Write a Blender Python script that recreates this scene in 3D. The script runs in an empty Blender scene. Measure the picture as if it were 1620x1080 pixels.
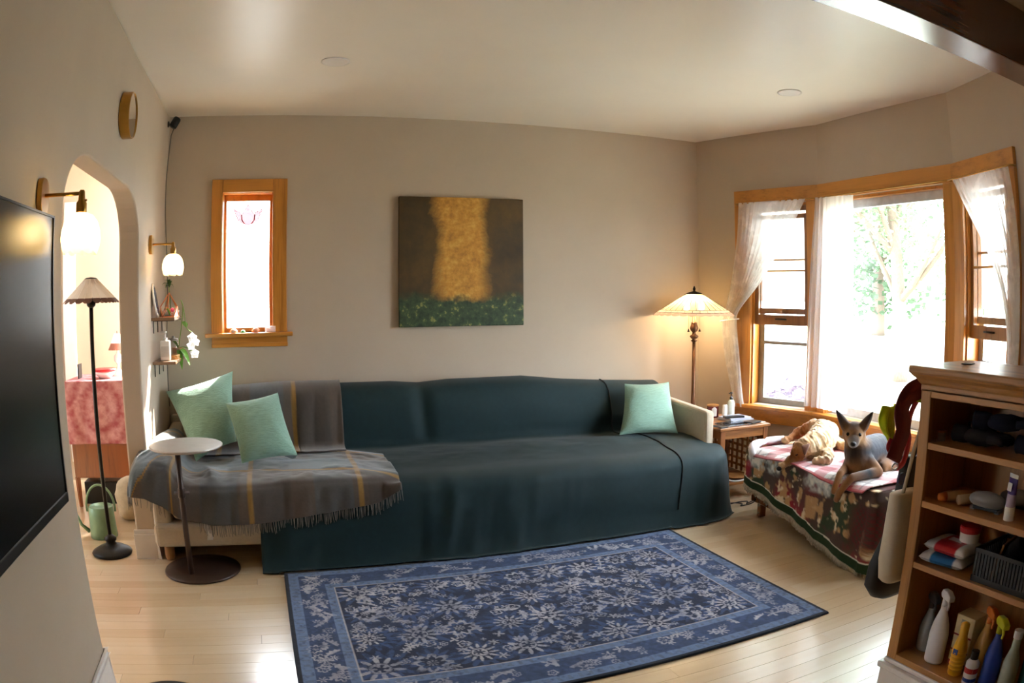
import bpy, bmesh, math, random
import numpy as np
from mathutils import Vector, Matrix
random.seed(7); RNG = np.random.default_rng(7)
SC = bpy.context.scene
COL = SC.collection
PI = math.pi

# ------------------------------------------------------------------ camera
# wide lens with barrel distortion: angle from the axis = A*r + B*r^3 (r in pixels of the 1620 px wide frame)
CAM = (0.78111, -5.00583, 1.47026)
YAW, PITCH, ROLL = -0.327517, -0.065073, 0.005149
LA, LB = 0.00086981460, 3.0194674e-11
def rot_cam():
    c, s = math.cos(ROLL), math.sin(ROLL); r1 = Matrix(((c, 0, s), (0, 1, 0), (-s, 0, c)))
    c, s = math.cos(PITCH), math.sin(PITCH); r2 = Matrix(((1, 0, 0), (0, c, -s), (0, s, c)))
    c, s = math.cos(YAW), math.sin(YAW); r3 = Matrix(((c, -s, 0), (s, c, 0), (0, 0, 1)))
    return r3 @ r2 @ r1
RC = rot_cam()
cd = bpy.data.cameras.new('camera'); cam = bpy.data.objects.new('camera', cd); COL.objects.link(cam)
X, F, U = RC @ Vector((1, 0, 0)), RC @ Vector((0, 1, 0)), RC @ Vector((0, 0, 1))
cam.matrix_world = Matrix(((X.x, U.x, -F.x, CAM[0]), (X.y, U.y, -F.y, CAM[1]), (X.z, U.z, -F.z, CAM[2]), (0, 0, 0, 1)))
cd.type = 'PANO'; cd.sensor_fit = 'HORIZONTAL'; cd.sensor_width = 36; cd.sensor_height = 24
cy = cd
cy.panorama_type = 'FISHEYE_LENS_POLYNOMIAL'
cy.fisheye_fov = PI
cy.fisheye_polynomial_k0 = 0.0
cy.fisheye_polynomial_k1 = -LA * 45
cy.fisheye_polynomial_k2 = 0.0
cy.fisheye_polynomial_k3 = -LB * 45 ** 3
cy.fisheye_polynomial_k4 = 0.0
cd.clip_start = 0.02; cd.clip_end = 300
SC.camera = cam

# ------------------------------------------------------------------ light
SKY_STRENGTH = 9.5
w = bpy.data.worlds.new('sky'); SC.world = w; w.use_nodes = True
bg = w.node_tree.nodes['Background']
bg.inputs[0].default_value = (0.80, 0.90, 1.0, 1); bg.inputs[1].default_value = SKY_STRENGTH
sd = bpy.data.lights.new('sun_offscreen', 'SUN'); sd.energy = 14; sd.angle = 0.012; sd.color = (1, 0.93, 0.82)
so = bpy.data.objects.new('sun_offscreen', sd); COL.objects.link(so)
so.rotation_euler = Vector((-0.56, -0.829, -0.97)).to_track_quat('-Z', 'Y').to_euler()
vs = SC.view_settings
vs.view_transform = 'Standard'; vs.look = 'None'; vs.exposure = 1.6; vs.gamma = 1.0; vs.use_curve_mapping = False
SC.cycles.max_bounces = 10; SC.cycles.diffuse_bounces = 6; SC.cycles.transparent_max_bounces = 24
SC.cycles.sample_clamp_indirect = 8.0
SC.cycles.caustics_reflective = False; SC.cycles.caustics_refractive = False
def point(name, loc, watts, color, r, parent=None):
    d = bpy.data.lights.new(name, 'POINT'); d.energy = watts; d.color = color; d.shadow_soft_size = r
    o = bpy.data.objects.new(name, d); COL.objects.link(o); o.location = loc
    if parent is not None: o.parent = parent; o.location = Vector(loc) - parent['_o']
    return o

# ------------------------------------------------------------------ materials
MATS = {}
def s2l(c):
    return tuple((x / 12.92 if x <= 0.04045 else ((x + 0.055) / 1.055) ** 2.4) for x in c)
def hexc(h):
    return s2l(tuple(int(h[i:i + 2], 16) / 255 for i in (0, 2, 4)))
class NT:
    def __init__(s, name):
        s.m = bpy.data.materials.new(name); s.m.use_nodes = True; s.t = s.m.node_tree
        s.b = s.t.nodes['Principled BSDF']; s.out = s.t.nodes['Material Output']
    def n(s, typ, **kw):
        nd = s.t.nodes.new(typ)
        for k, v in kw.items():
            if k.startswith('i_'):
                key = k[2:]; nd.inputs[int(key) if key.isdigit() else key.replace('_', ' ')].default_value = v
            else: setattr(nd, k, v)
        return nd
    def l(s, a, b): s.t.links.new(a, b)
    def ramp(s, fac, stops):
        r = s.n('ShaderNodeValToRGB'); e = r.color_ramp.elements
        while len(e) > 1: e.remove(e[-1])
        e[0].position = stops[0][0]; e[0].color = (*stops[0][1], 1)
        for p, c in stops[1:]:
            x = e.new(p); x.color = (*c, 1)
        s.l(fac, r.inputs[0]); return r.outputs[0]
    def coord(s, kind='Object', scale=(1, 1, 1), rot=(0, 0, 0)):
        tc = s.n('ShaderNodeTexCoord'); mp = s.n('ShaderNodeMapping'); mp.inputs['Scale'].default_value = scale; mp.inputs['Rotation'].default_value = rot
        s.l(tc.outputs[kind], mp.inputs[0]); return mp.outputs[0]
    def noise(s, vec, scale, detail=4, rough=0.55):
        n = s.n('ShaderNodeTexNoise'); n.inputs['Scale'].default_value = scale; n.inputs['Detail'].default_value = detail; n.inputs['Roughness'].default_value = rough
        if vec is not None: s.l(vec, n.inputs['Vector'])
        return n.outputs['Fac']
    def bump(s, h, strength, dist=0.01):
        b = s.n('ShaderNodeBump'); b.inputs['Strength'].default_value = strength; b.inputs['Distance'].default_value = dist
        s.l(h, b.inputs['Height']); s.l(b.outputs[0], s.b.inputs['Normal'])
def setp(b, **kw):
    for k, v in kw.items(): b.inputs[k.replace('_', ' ')].default_value = v
def mat(name, color, rough=0.5, metal=0.0, spec=0.5, var=0.12, scale=18, bump=0.0, bscale=200, sheen=0.0, coat=0.0, emit=0.0, ecol=None, stretch=(1, 1, 1)):
    """plain material with a little procedural mottling"""
    if name in MATS: return MATS[name]
    if isinstance(color, str): color = hexc(color)
    t = NT(name); setp(t.b, Roughness=rough, Metallic=metal, Specular_IOR_Level=spec)
    v = t.coord('Object', stretch)
    if var > 0:
        f = t.noise(v, scale)
        lo = tuple(c * (1 - var) for c in color); hi = tuple(min(1, c * (1 + var)) for c in color)
        t.l(t.ramp(f, [(0.3, lo), (0.7, hi)]), t.b.inputs['Base Color'])
    else: t.b.inputs['Base Color'].default_value = (*color, 1)
    if bump > 0: t.bump(t.noise(v, bscale, 2), bump, 0.004)
    if sheen: t.b.inputs['Sheen Weight'].default_value = sheen
    if coat: t.b.inputs['Coat Weight'].default_value = coat; t.b.inputs['Coat Roughness'].default_value = 0.15
    if emit:
        t.b.inputs['Emission Color'].default_value = (*(ecol or color), 1); t.b.inputs['Emission Strength'].default_value = emit
    MATS[name] = t.m; return t.m
def wood(name, c1, c2, rough=0.35, axis='z', fine=1.0, coat=0.3):
    if name in MATS: return MATS[name]
    a, b = hexc(c1), hexc(c2); t = NT(name)
    sc = {'x': (1.2, 22, 22), 'y': (22, 1.2, 22), 'z': (22, 22, 1.2)}[axis]
    v = t.coord('Object', tuple(k * fine for k in sc)); n1 = t.noise(v, 1.0, 6, 0.6)
    v2 = t.coord('Object', tuple(k * 5 * fine for k in sc)); n2 = t.noise(v2, 1.0, 3)
    mx = t.n('ShaderNodeMath', operation='MULTIPLY_ADD'); t.l(n2, mx.inputs[0]); mx.inputs[1].default_value = 0.35; t.l(n1, mx.inputs[2])
    t.l(t.ramp(mx.outputs[0], [(0.45, b), (0.65, a), (0.85, tuple(x * 1.1 for x in a))]), t.b.inputs['Base Color'])
    setp(t.b, Roughness=rough, Coat_Weight=coat, Coat_Roughness=0.2); t.bump(n2, 0.08, 0.002)
    MATS[name] = t.m; return t.m
def vcol(name, rough=0.85, attr='Col', sheen=0.0, bump=0.0, bscale=400, spec=0.3):
    if name in MATS: return MATS[name]
    t = NT(name); a = t.n('ShaderNodeAttribute', attribute_name=attr)
    n = t.noise(t.coord('Object'), bscale * 0.6, 2)
    m = t.n('ShaderNodeMixRGB', blend_type='MULTIPLY'); m.inputs[0].default_value = 1
    t.l(a.outputs['Color'], m.inputs[1]); t.l(t.ramp(n, [(0.3, (0.8, 0.8, 0.8)), (0.7, (1, 1, 1))]), m.inputs[2])
    t.l(m.outputs[0], t.b.inputs['Base Color']); setp(t.b, Roughness=rough, Sheen_Weight=sheen, Specular_IOR_Level=spec)
    if bump: t.bump(t.noise(t.coord('Object'), bscale, 2), bump, 0.003)
    MATS[name] = t.m; return t.m
def glass(name, tint=(1, 1, 1), refl=0.08, rough=0.0):
    """thin pane: clear transmission plus a mirror reflection that grows towards grazing angles"""
    if name in MATS: return MATS[name]
    t = NT(name); tr = t.n('ShaderNodeBsdfTransparent'); tr.inputs[0].default_value = (*tint, 1)
    gl = t.n('ShaderNodeBsdfGlossy'); gl.inputs['Roughness'].default_value = rough
    lw = t.n('ShaderNodeLayerWeight'); pw = t.n('ShaderNodeMath', operation='POWER'); t.l(lw.outputs['Facing'], pw.inputs[0]); pw.inputs[1].default_value = 4.0
    fr = t.n('ShaderNodeMath', operation='MULTIPLY_ADD'); t.l(pw.outputs[0], fr.inputs[0]); fr.inputs[1].default_value = 0.7; fr.inputs[2].default_value = refl * 0.5
    mx = t.n('ShaderNodeMixShader'); t.l(fr.outputs[0], mx.inputs[0]); t.l(tr.outputs[0], mx.inputs[1]); t.l(gl.outputs[0], mx.inputs[2])
    t.l(mx.outputs[0], t.out.inputs[0]); MATS[name] = t.m; return t.m
def sheer(name, color, transp=0.35, trans=0.5, pattern=0.0, emit=0):
    """thin cloth or shade: part see-through, part translucent, part diffuse"""
    if name in MATS: return MATS[name]
    t = NT(name); tr = t.n('ShaderNodeBsdfTransparent'); tl = t.n('ShaderNodeBsdfTranslucent'); df = t.n('ShaderNodeBsdfDiffuse')
    tl.inputs[0].default_value = df.inputs[0].default_value = (*color, 1)
    m1 = t.n('ShaderNodeMixShader'); m1.inputs[0].default_value = trans; t.l(df.outputs[0], m1.inputs[1]); t.l(tl.outputs[0], m1.inputs[2])
    m2 = t.n('ShaderNodeMixShader'); t.l(m1.outputs[0], m2.inputs[1]); t.l(tr.outputs[0], m2.inputs[2]); m2.inputs[0].default_value = transp
    if pattern:
        f = t.noise(t.coord('Object'), 14, 2)
        t.l(t.ramp(f, [(0.5, (transp,) * 3), (0.62, (transp * (1 - pattern),) * 3)]), m2.inputs[0])
    t.l(m2.outputs[0], t.out.inputs[0]); MATS[name] = t.m; return t.m
# ------------------------------------------------------------------ mesh helpers
def O3(o): return Vector(o)
class MB:
    def __init__(s, xf=None):
        s.v, s.f, s.c = [], [], []; s.xf = xf
    def add(s, vs, fs):
        b = len(s.v)
        for p in vs:
            p = Vector(p)
            s.v.append(s.xf @ p if s.xf is not None else p)
        s.f += [tuple(b + i for i in f) for f in fs]; return s
    def box(s, x0, x1, y0, y1, z0, z1, m=None):
        vs = [(x, y, z) for z in (z0, z1) for y in (y0, y1) for x in (x0, x1)]
        if m is not None: vs = [m @ Vector(p) for p in vs]
        return s.add(vs, [(0, 2, 3, 1), (4, 5, 7, 6), (0, 1, 5, 4), (2, 6, 7, 3), (0, 4, 6, 2), (1, 3, 7, 5)])
    def tube(s, path, r, seg=12, cap=True):
        path = [Vector(p) for p in path]; n = len(path)
        rs = r if isinstance(r, (list, tuple)) else [r] * n
        prev = None; vs = []
        for i, p in enumerate(path):
            t = (path[min(i + 1, n - 1)] - path[max(i - 1, 0)]).normalized()
            a = prev if prev is not None else (Vector((0, 0, 1)) if abs(t.z) < 0.9 else Vector((1, 0, 0)))
            a = (a - t * a.dot(t)).normalized(); prev = a; b = t.cross(a)
            for k in range(seg):
                an = 2 * PI * k / seg; vs.append(p + (a * math.cos(an) + b * math.sin(an)) * rs[i])
        fs = [(i * seg + k, i * seg + (k + 1) % seg, (i + 1) * seg + (k + 1) % seg, (i + 1) * seg + k) for i in range(n - 1) for k in range(seg)]
        if cap: fs += [tuple(range(seg))[::-1], tuple((n - 1) * seg + k for k in range(seg))]
        return s.add(vs, fs)
    def lathe(s, c, prof, seg=24, wave=None, axis='z'):
        """prof: (radius, height) list; wave(k/seg, i) scales the radius"""
        vs = []; n = len(prof); c = Vector(c)
        for i, (r, h) in enumerate(prof):
            for k in range(seg):
                an = 2 * PI * k / seg; q = r * (wave(k / seg, i) if wave else 1)
                p = (q * math.cos(an), q * math.sin(an), h)
                if axis == 'x': p = (h, q * math.cos(an), q * math.sin(an))
                if axis == 'y': p = (q * math.cos(an), h, q * math.sin(an))
                vs.append(c + Vector(p))
        fs = [(i * seg + k, i * seg + (k + 1) % seg, (i + 1) * seg + (k + 1) % seg, (i + 1) * seg + k) for i in range(n - 1) for k in range(seg)]
        flat = all(abs(h - prof[0][1]) < 1e-9 for _, h in prof)
        if prof[0][0] > 1e-6 and not flat: fs.append(tuple(range(seg))[::-1])
        if prof[-1][0] > 1e-6 and not flat: fs.append(tuple((n - 1) * seg + k for k in range(seg)))
        return s.add(vs, fs)
    def ell(s, c, r, seg=16, rings=10, m=None):
        if not isinstance(r, (list, tuple)): r = (r, r, r)
        vs = []
        for i in range(rings + 1):
            th = PI * i / rings
            for k in range(seg):
                ph = 2 * PI * k / seg
                p = Vector((r[0] * math.sin(th) * math.cos(ph), r[1] * math.sin(th) * math.sin(ph), r[2] * math.cos(th)))
                if m is not None: p = m @ p
                vs.append(Vector(c) + p)
        fs = [(i * seg + k, (i + 1) * seg + k, (i + 1) * seg + (k + 1) % seg, i * seg + (k + 1) % seg) for i in range(rings) for k in range(seg)]
        return s.add(vs, fs)
    def prism(s, poly, d0, d1, axis='z'):
        """polygon in the plane across `axis`, extruded from d0 to d1 (axis x: (y,z); y: (x,z); z: (x,y))"""
        P = {'x': lambda a, b, d: (d, a, b), 'y': lambda a, b, d: (a, d, b), 'z': lambda a, b, d: (a, b, d)}[axis]
        n = len(poly); vs = [P(a, b, d) for d in (d0, d1) for a, b in poly]
        fs = [tuple(range(n)), tuple(range(2 * n - 1, n - 1, -1))] + [(k, n + k, n + (k + 1) % n, (k + 1) % n) for k in range(n)]
        return s.add(vs, fs)
    def grid(s, nu, nv, fn, thick=0.0):
        """surface fn(u,v) -> point; thick offsets a second sheet along the normals"""
        P = [[Vector(fn(i / (nu - 1), j / (nv - 1))) for j in range(nv)] for i in range(nu)]
        vs = [P[i][j] for i in range(nu) for j in range(nv)]
        fs = [(i * nv + j, (i + 1) * nv + j, (i + 1) * nv + j + 1, i * nv + j + 1) for i in range(nu - 1) for j in range(nv - 1)]
        return s.add(vs, fs)
    def build(s, name, m, parent=None, origin=None, smooth=False, bevel=0.0, label=None, cat=None, group=None, kind=None, solid=0.0, sub=0, seg=2, col=None):
        me = bpy.data.meshes.new(name)
        o0 = parent['_o'] if parent is not None else (Vector(origin) if origin is not None else s.base())
        o0 = Vector(o0)
        me.from_pydata([tuple(p - o0) for p in s.v], [], s.f)
        bm = bmesh.new(); bm.from_mesh(me); bmesh.ops.remove_doubles(bm, verts=bm.verts, dist=1e-6) if col is None else None
        bmesh.ops.recalc_face_normals(bm, faces=bm.faces); bm.to_mesh(me); bm.free()
        if smooth: me.polygons.foreach_set('use_smooth', [True] * len(me.polygons))
        if col is not None:
            ca = me.color_attributes.new('Col', 'FLOAT_COLOR', 'POINT')
            a = np.ones((len(me.vertices), 4), np.float32); a[:, :3] = np.asarray(col); ca.data.foreach_set('color', a.ravel())
        me.materials.append(m); me.update()
        o = bpy.data.objects.new(name, me); COL.objects.link(o)
        if parent is not None: o.parent = parent
        else: o.location = o0
        o['_o'] = tuple(o0)
        if solid:
            md = o.modifiers.new('solid', 'SOLIDIFY'); md.thickness = solid; md.offset = 0
        if bevel:
            md = o.modifiers.new('bevel', 'BEVEL'); md.width = bevel; md.segments = seg; md.limit_method = 'ANGLE'; md.angle_limit = 0.6
            md.harden_normals = False
        if sub:
            md = o.modifiers.new('sub', 'SUBSURF'); md.levels = sub; md.render_levels = sub
        tag(o, label, cat, group, kind); return o
    def base(s):
        xs = [p.x for p in s.v]; ys = [p.y for p in s.v]; zs = [p.z for p in s.v]
        return Vector(((min(xs) + max(xs)) / 2, (min(ys) + max(ys)) / 2, min(zs)))
def tag(o, label=None, cat=None, group=None, kind=None):
    if label: o['label'] = label
    if cat: o['category'] = cat
    if group: o['group'] = group
    if kind: o['kind'] = kind
    return o
def thing(name, loc, label=None, cat=None, group=None, kind=None):
    o = bpy.data.objects.new(name, None); COL.objects.link(o); o.location = loc; o.empty_display_size = 0.05
    o['_o'] = tuple(loc); return tag(o, label, cat, group, kind)
def rotm(loc, rz=0, rx=0, ry=0):
    return Matrix.Translation(loc) @ Matrix.Rotation(rz, 4, 'Z') @ Matrix.Rotation(ry, 4, 'Y') @ Matrix.Rotation(rx, 4, 'X')
def box(name, m, x0, x1, y0, y1, z0, z1, parent=None, bevel=0.003, xf=None, **kw):
    return MB(xf).box(x0, x1, y0, y1, z0, z1).build(name, m, parent, bevel=bevel, **kw)
def fbm(x, y, seed=0, oct=4, lac=2.0, gain=0.5):
    """smooth value noise (scalars or arrays), about -1..1"""
    x = np.asarray(x, float); y = np.asarray(y, float); out = 0; a = 1.0; f = 1.0; tot = 0
    for o in range(oct):
        xi = np.floor(x * f); yi = np.floor(y * f); xf = x * f - xi; yf = y * f - yi
        def h(i, j):
            n = np.sin(i * 127.1 + j * 311.7 + (seed + o * 17) * 74.7) * 43758.5453
            return (n - np.floor(n)) * 2 - 1
        u = xf * xf * (3 - 2 * xf); v = yf * yf * (3 - 2 * yf)
        out = out + a * ((h(xi, yi) * (1 - u) + h(xi + 1, yi) * u) * (1 - v) + (h(xi, yi + 1) * (1 - u) + h(xi + 1, yi + 1) * u) * v)
        tot += a; a *= gain; f *= lac
    return out / tot
def sstep(a, b, x):
    t = min(1, max(0, (x - a) / (b - a))); return t * t * (3 - 2 * t)
# ------------------------------------------------------------------ structure
H = 2.74
M_WALL = mat('wall_paint', 'c0b09d', 0.75, var=0.03, scale=3, bump=0.03, bscale=350, spec=0.3)
M_CEIL = mat('ceiling_paint', 'efe7dc', 0.36, var=0.02, scale=2, spec=0.45)
M_WHITE = mat('white_trim_paint', 'e4dfdc', 0.35, var=0.03)
M_OAK = wood('oak_trim', 'c98739', 'aa6d2a', 0.3, 'z', 1.0, 0.5)
M_OAKX = wood('oak_trim_x', 'c98739', 'aa6d2a', 0.3, 'x', 1.0, 0.5)
M_OAKY = wood('oak_trim_y', 'c98739', 'aa6d2a', 0.3, 'y', 1.0, 0.5)
M_DARKW = wood('beam_wood', '5d3410', '381d07', 0.25, 'x', 1.0, 0.6)
M_PANE = glass('window_glass')
# plank floor -------------------------------------------------------
t = NT('maple_planks')
oi = t.n('ShaderNodeObjectInfo'); vv = t.coord('Object', (1.1, 20, 20)); n1 = t.noise(vv, 1.0, 5, 0.6)
sm = t.n('ShaderNodeMath', operation='MULTIPLY_ADD'); t.l(n1, sm.inputs[0]); sm.inputs[1].default_value = 0.5
sm2 = t.n('ShaderNodeMath', operation='MULTIPLY'); t.l(oi.outputs['Random'], sm2.inputs[0]); sm2.inputs[1].default_value = 0.5; t.l(sm2.outputs[0], sm.inputs[2])
t.l(t.ramp(sm.outputs[0], [(0.15, hexc('ccb088')), (0.45, hexc('d6bd98')), (0.8, hexc('decbac'))]), t.b.inputs['Base Color'])
setp(t.b, Roughness=0.3, Specular_IOR_Level=0.5, Coat_Weight=1.0, Coat_Roughness=0.18)
M_FLOOR = t.m
fl = MB().box(-3.2, 4.62, -7.6, 1.0, -0.12, -0.014).build('floor', M_FLOOR, label='pale maple strip floor', kind='structure')
PW, PL = 0.0865, 1.62
pm = bpy.data.meshes.new('plank')
bm = bmesh.new(); bmesh.ops.create_cube(bm, size=1.0)
bmesh.ops.scale(bm, vec=(PL - 0.0010, PW - 0.0008, 0.0135), verts=bm.verts)
bmesh.ops.bevel(bm, geom=bm.edges[:], offset=0.0004, segments=1, affect='EDGES')
bm.to_mesh(pm); bm.free(); pm.materials.append(M_FLOOR)
def plank(x0, x1, y):
    o = bpy.data.objects.new('plank', pm); COL.objects.link(o); o.parent = fl
    o.location = Vector(((x0 + x1) / 2, y, -0.00705)) - Vector(fl['_o']); o.scale.x = (x1 - x0) / PL
ys = [-0.52 - PW * k for k in range(42)]
for r, y in enumerate(ys):
    a = -0.9 if y > -2.5 else 0.02
    edge = 4.1 + 0.361 * -y if y > -1.08 else (4.49 if y > -2.36 else 4.49 - 0.361 * (-2.36 - y))
    x = a; first = True
    while x < edge - 0.01:
        ln = PL * (0.25 + 0.75 * ((r * 0.377 + 0.13) % 1)) if first else PL * random.uniform(0.8, 1.1)
        first = False; x2 = min(edge, x + ln)
        if edge - x2 < 0.25: x2 = edge
        plank(x, x2, y); x = x2
# plain boards beyond the part of the floor whose strips can be told apart
MB().box(-3.2, 4.6, -0.52 + PW / 2 + 0.0005, 1.0, -0.0138, 0).build('floor_rear', M_FLOOR, fl)
MB().box(-3.2, 5.0, -7.6, ys[-1] - PW / 2 - 0.0005, -0.0138, 0).build('floor_front', M_FLOOR, fl)
MB().box(-3.2, -0.9, ys[-1] - PW / 2, -0.52 + PW / 2, -0.0138, 0).build('floor_side', M_FLOOR, fl)
MB().box(-0.9, 0.02, ys[-1] - PW / 2, -2.5, -0.0138, 0).build('floor_gap', M_FLOOR, fl)
MB().box(4.09, 5.0, ys[-1] - PW / 2, -3.3, -0.0138, 0).build('floor_corner', M_FLOOR, fl)
# ceiling, walls ------------------------------------------------------
box('ceiling', M_CEIL, -0.12, 4.62, -7.6, 0.14, H, H + 0.12, bevel=0, label='smooth off-white glossy ceiling', kind='structure')
box('ceiling_next_room', M_CEIL, -3.1, -0.12, -3.6, 1.07, H, H + 0.12, bevel=0, label='white ceiling of the room past the archway', kind='structure')
WX0, WX1, WZ0, WZ1 = 0.408, 0.768, 1.236, 2.195
b = MB()
b.box(-0.12, WX0, 0, 0.14, 0, H); b.box(WX1, 4.25, 0, 0.14, 0, H); b.box(WX0, WX1, 0, 0.14, 0, WZ0); b.box(WX0, WX1, 0, 0.14, WZ1, H)
b.build('wall_back', M_WALL, label='plain beige wall behind the long sofa', kind='structure')
# left wall with the arch
AY0, AY1, AZ = -2.50, -0.98, 2.047
def arch_half(y, sgn):  # rounded corner from the jamb to the flat top
    pts = []
    for k in range(13):
        a = PI / 2 * k / 12
        pts.append((y + sgn * 0.36 * (1 - math.cos(a)) , AZ - 0.27 * (1 - math.sin(a))))
    return pts
poly = [(0.14, 0), (0.14, H), (-7.6, H), (-7.6, 0), (AY0, 0)] + arch_half(AY0, 1) + arch_half(AY1, -1)[::-1] + [(AY1, 0)]
MB().prism(poly, -0.12, 0, 'x').build('wall_left', M_WALL, bevel=0.012, seg=3, label='beige side wall with a wide rounded archway', kind='structure')
# bay wall: three panels, each with a window opening
BAY = [((4.10, 0.0), (4.49, -1.08)), ((4.49, -1.08), (4.49, -2.36)), ((4.49, -2.36), (4.10, -3.44))]
def segm(i):
    (x0, y0), (x1, y1) = BAY[i]; d = Vector((x1 - x0, y1 - y0, 0)); L = d.length; d.normalize(); n = Vector((-d.y, d.x, 0))  # outward
    return Matrix(((d.x, n.x, 0, x0), (d.y, n.y, 0, y0), (0, 0, 1, 0), (0, 0, 0, 1))), L
OPN = [(0.525, 1.045, 0.625, 2.165), (0.075, 1.205, 0.625, 2.165), (0.105, 0.56, 0.625, 2.165)]
for i in range(3):
    xf, L = segm(i); u0, u1, z0, z1 = OPN[i]; b = MB(xf); T = 0.12
    b.box(-0.0, u0, 0, T, 0, H); b.box(u1, L, 0, T, 0, H); b.box(u0, u1, 0, T, 0, z0); b.box(u0, u1, 0, T, z1, H)
    b.build(('wall_right', 'wall_bay', 'wall_front_bay')[i], M_WALL, label=('beige bay wall panel next to the room corner', 'beige middle bay wall panel around the picture window', 'beige bay wall panel near the ceiling beam')[i], kind='structure')
# rest of the shell (dining side, behind the camera, and the next room)
b = MB(); b.box(4.10, 4.22, -7.6, -3.44, 0, H); b.build('wall_side', M_WALL, label='beige wall on the dining side', kind='structure')
b = MB(); b.box(-0.12, 4.22, -7.6, -7.48, 0, H)
b.build('wall_front', M_WALL, label='plain beige wall behind the viewer', kind='structure')
b = MB(); b.box(-3.1, -0.12, 0.95, 1.07, 0, H); b.build('wall_next_room', M_WALL, label='beige wall of the room past the archway', kind='structure')
b = MB(); b.box(-3.1, -2.98, -2.2, 0.95, 0, 1.1); b.box(-3.1, -2.98, -2.2, 0.95, 2.0, H); b.box(-3.1, -2.98, -2.2, -1.3, 1.1, 2.0); b.box(-3.1, -2.98, -0.7, 0.95, 1.1, 2.0)
b.box(-3.1, -0.12, -3.6, -3.48, 0, H); b.box(-3.1, -2.98, -3.5, -2.2, 0, H)
b.build('wall_next_room_side', M_WALL, label='beige outer wall of the next room with its window opening', kind='structure')
# white casing strip in the next room
b = MB(); b.box(-1.06, -0.945, 0.925, 0.95, 0.16, 2.3); b.build('trim_1', M_WHITE, bevel=0.004, label='white painted casing on the wall past the archway', kind='structure')
# baseboards: wrap the arch jambs, run along the left wall
def baseb(name, rects, label):
    b = MB()
    for x0, x1, y0, y1 in rects:
        b.box(x0, x1, y0, y1, 0, 0.155); b.box(x0 + 0.003, x1 - 0.003, y0 + 0.003, y1 - 0.003, 0.155, 0.181)
    return b.build(name, M_WHITE, bevel=0.005, label=label, kind='structure')
baseb('baseboard_left', [(-0.136, 0.016, -0.996, -0.979), (0.0, 0.016, -0.996, -0.02)], 'white baseboard wrapping the archway jamb by the sofa')
baseb('baseboard_front', [(-0.136, 0.016, -2.501, -2.484), (0.0, 0.016, -7.4, -2.484)], 'white baseboard below the television')
baseb('baseboard_back', [(0.02, 4.1, -0.016, 0.0)], 'white baseboard behind the sofa')
# ceiling beam over the wide opening
box('beam', M_DARKW, 0.0, 4.12, -3.51, -3.345, 2.45, H, bevel=0.006, label='dark stained wooden beam across the ceiling', kind='structure')
# recessed ceiling lights (off)
M_LENS = mat('downlight_lens', 'd9d3c8', 0.4, var=0.02)
for i, (x, y) in enumerate(((1.075, -1.226), (3.75, -1.644))):
    o = thing('recessed_light', (x, y, H - 0.004), 'white flush round downlight in the ceiling ' + ('above the plaid throw' if i == 0 else 'above the dog bed'), 'light', 'recessed ceiling lights')
    MB().lathe((x, y, H), [(0.078, 0.001), (0.08, -0.004), (0.066, -0.006), (0.062, -0.0045)], 36).build('trim_ring', M_WHITE, o, smooth=True)
    MB().lathe((x, y, H), [(0.0, -0.0035), (0.062, -0.0035)], 36).build('lens', M_LENS, o)
# ------------------------------------------------------------------ window in the back wall
w1 = thing('window_1', (0.6, 0.0, 1.137), 'narrow oak framed window in the back wall', kind='structure')
box('casing', M_OAK, 0.333, WX0 + 0.004, -0.022, 0, WZ0, WZ1 + 0.088, w1, 0.003)
box('casing', M_OAK, WX1 - 0.004, 0.864, -0.022, 0, WZ0, WZ1 + 0.088, w1, 0.003)
box('head_casing', M_OAKX, WX0 + 0.004, WX1 - 0.004, -0.0215, 0, WZ1 - 0.004, WZ1 + 0.0875, w1, 0.003)
box('stool', M_OAKX, 0.288, 0.902, -0.055, 0.10, WZ0 - 0.028, WZ0, w1, 0.006)
box('apron', M_OAKX, 0.333, 0.864, -0.018, 0, 1.165, WZ0 - 0.028, w1, 0.003)
box('apron_moulding', M_OAKX, 0.331, 0.866, -0.024, 0, 1.138, 1.166, w1, 0.005)
b = MB(); b.box(WX0, WX0 + 0.008, 0, 0.14, WZ0, WZ1); b.box(WX1 - 0.008, WX1, 0, 0.14, WZ0, WZ1); b.box(WX0, WX1, 0, 0.14, WZ1 - 0.008, WZ1); b.build('jamb', M_OAK, w1)
SA, SB = WX0 + 0.026, WX1 - 0.026
sf = MB(); sf.box(WX0 + 0.008, SA, 0.095, 0.12, WZ0, WZ1 - 0.008); sf.box(SB, WX1 - 0.008, 0.095, 0.12, WZ0, WZ1 - 0.008); sf.box(SA, SB, 0.095, 0.12, WZ1 - 0.05, WZ1 - 0.008); sf.box(SA, SB, 0.095, 0.12, WZ0, WZ0 + 0.03)
sf = sf.build('sash', M_OAK, w1, bevel=0.002)
box('pane', M_PANE, SA, SB, 0.106, 0.109, WZ0 + 0.03, WZ1 - 0.05, sf, 0)
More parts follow.
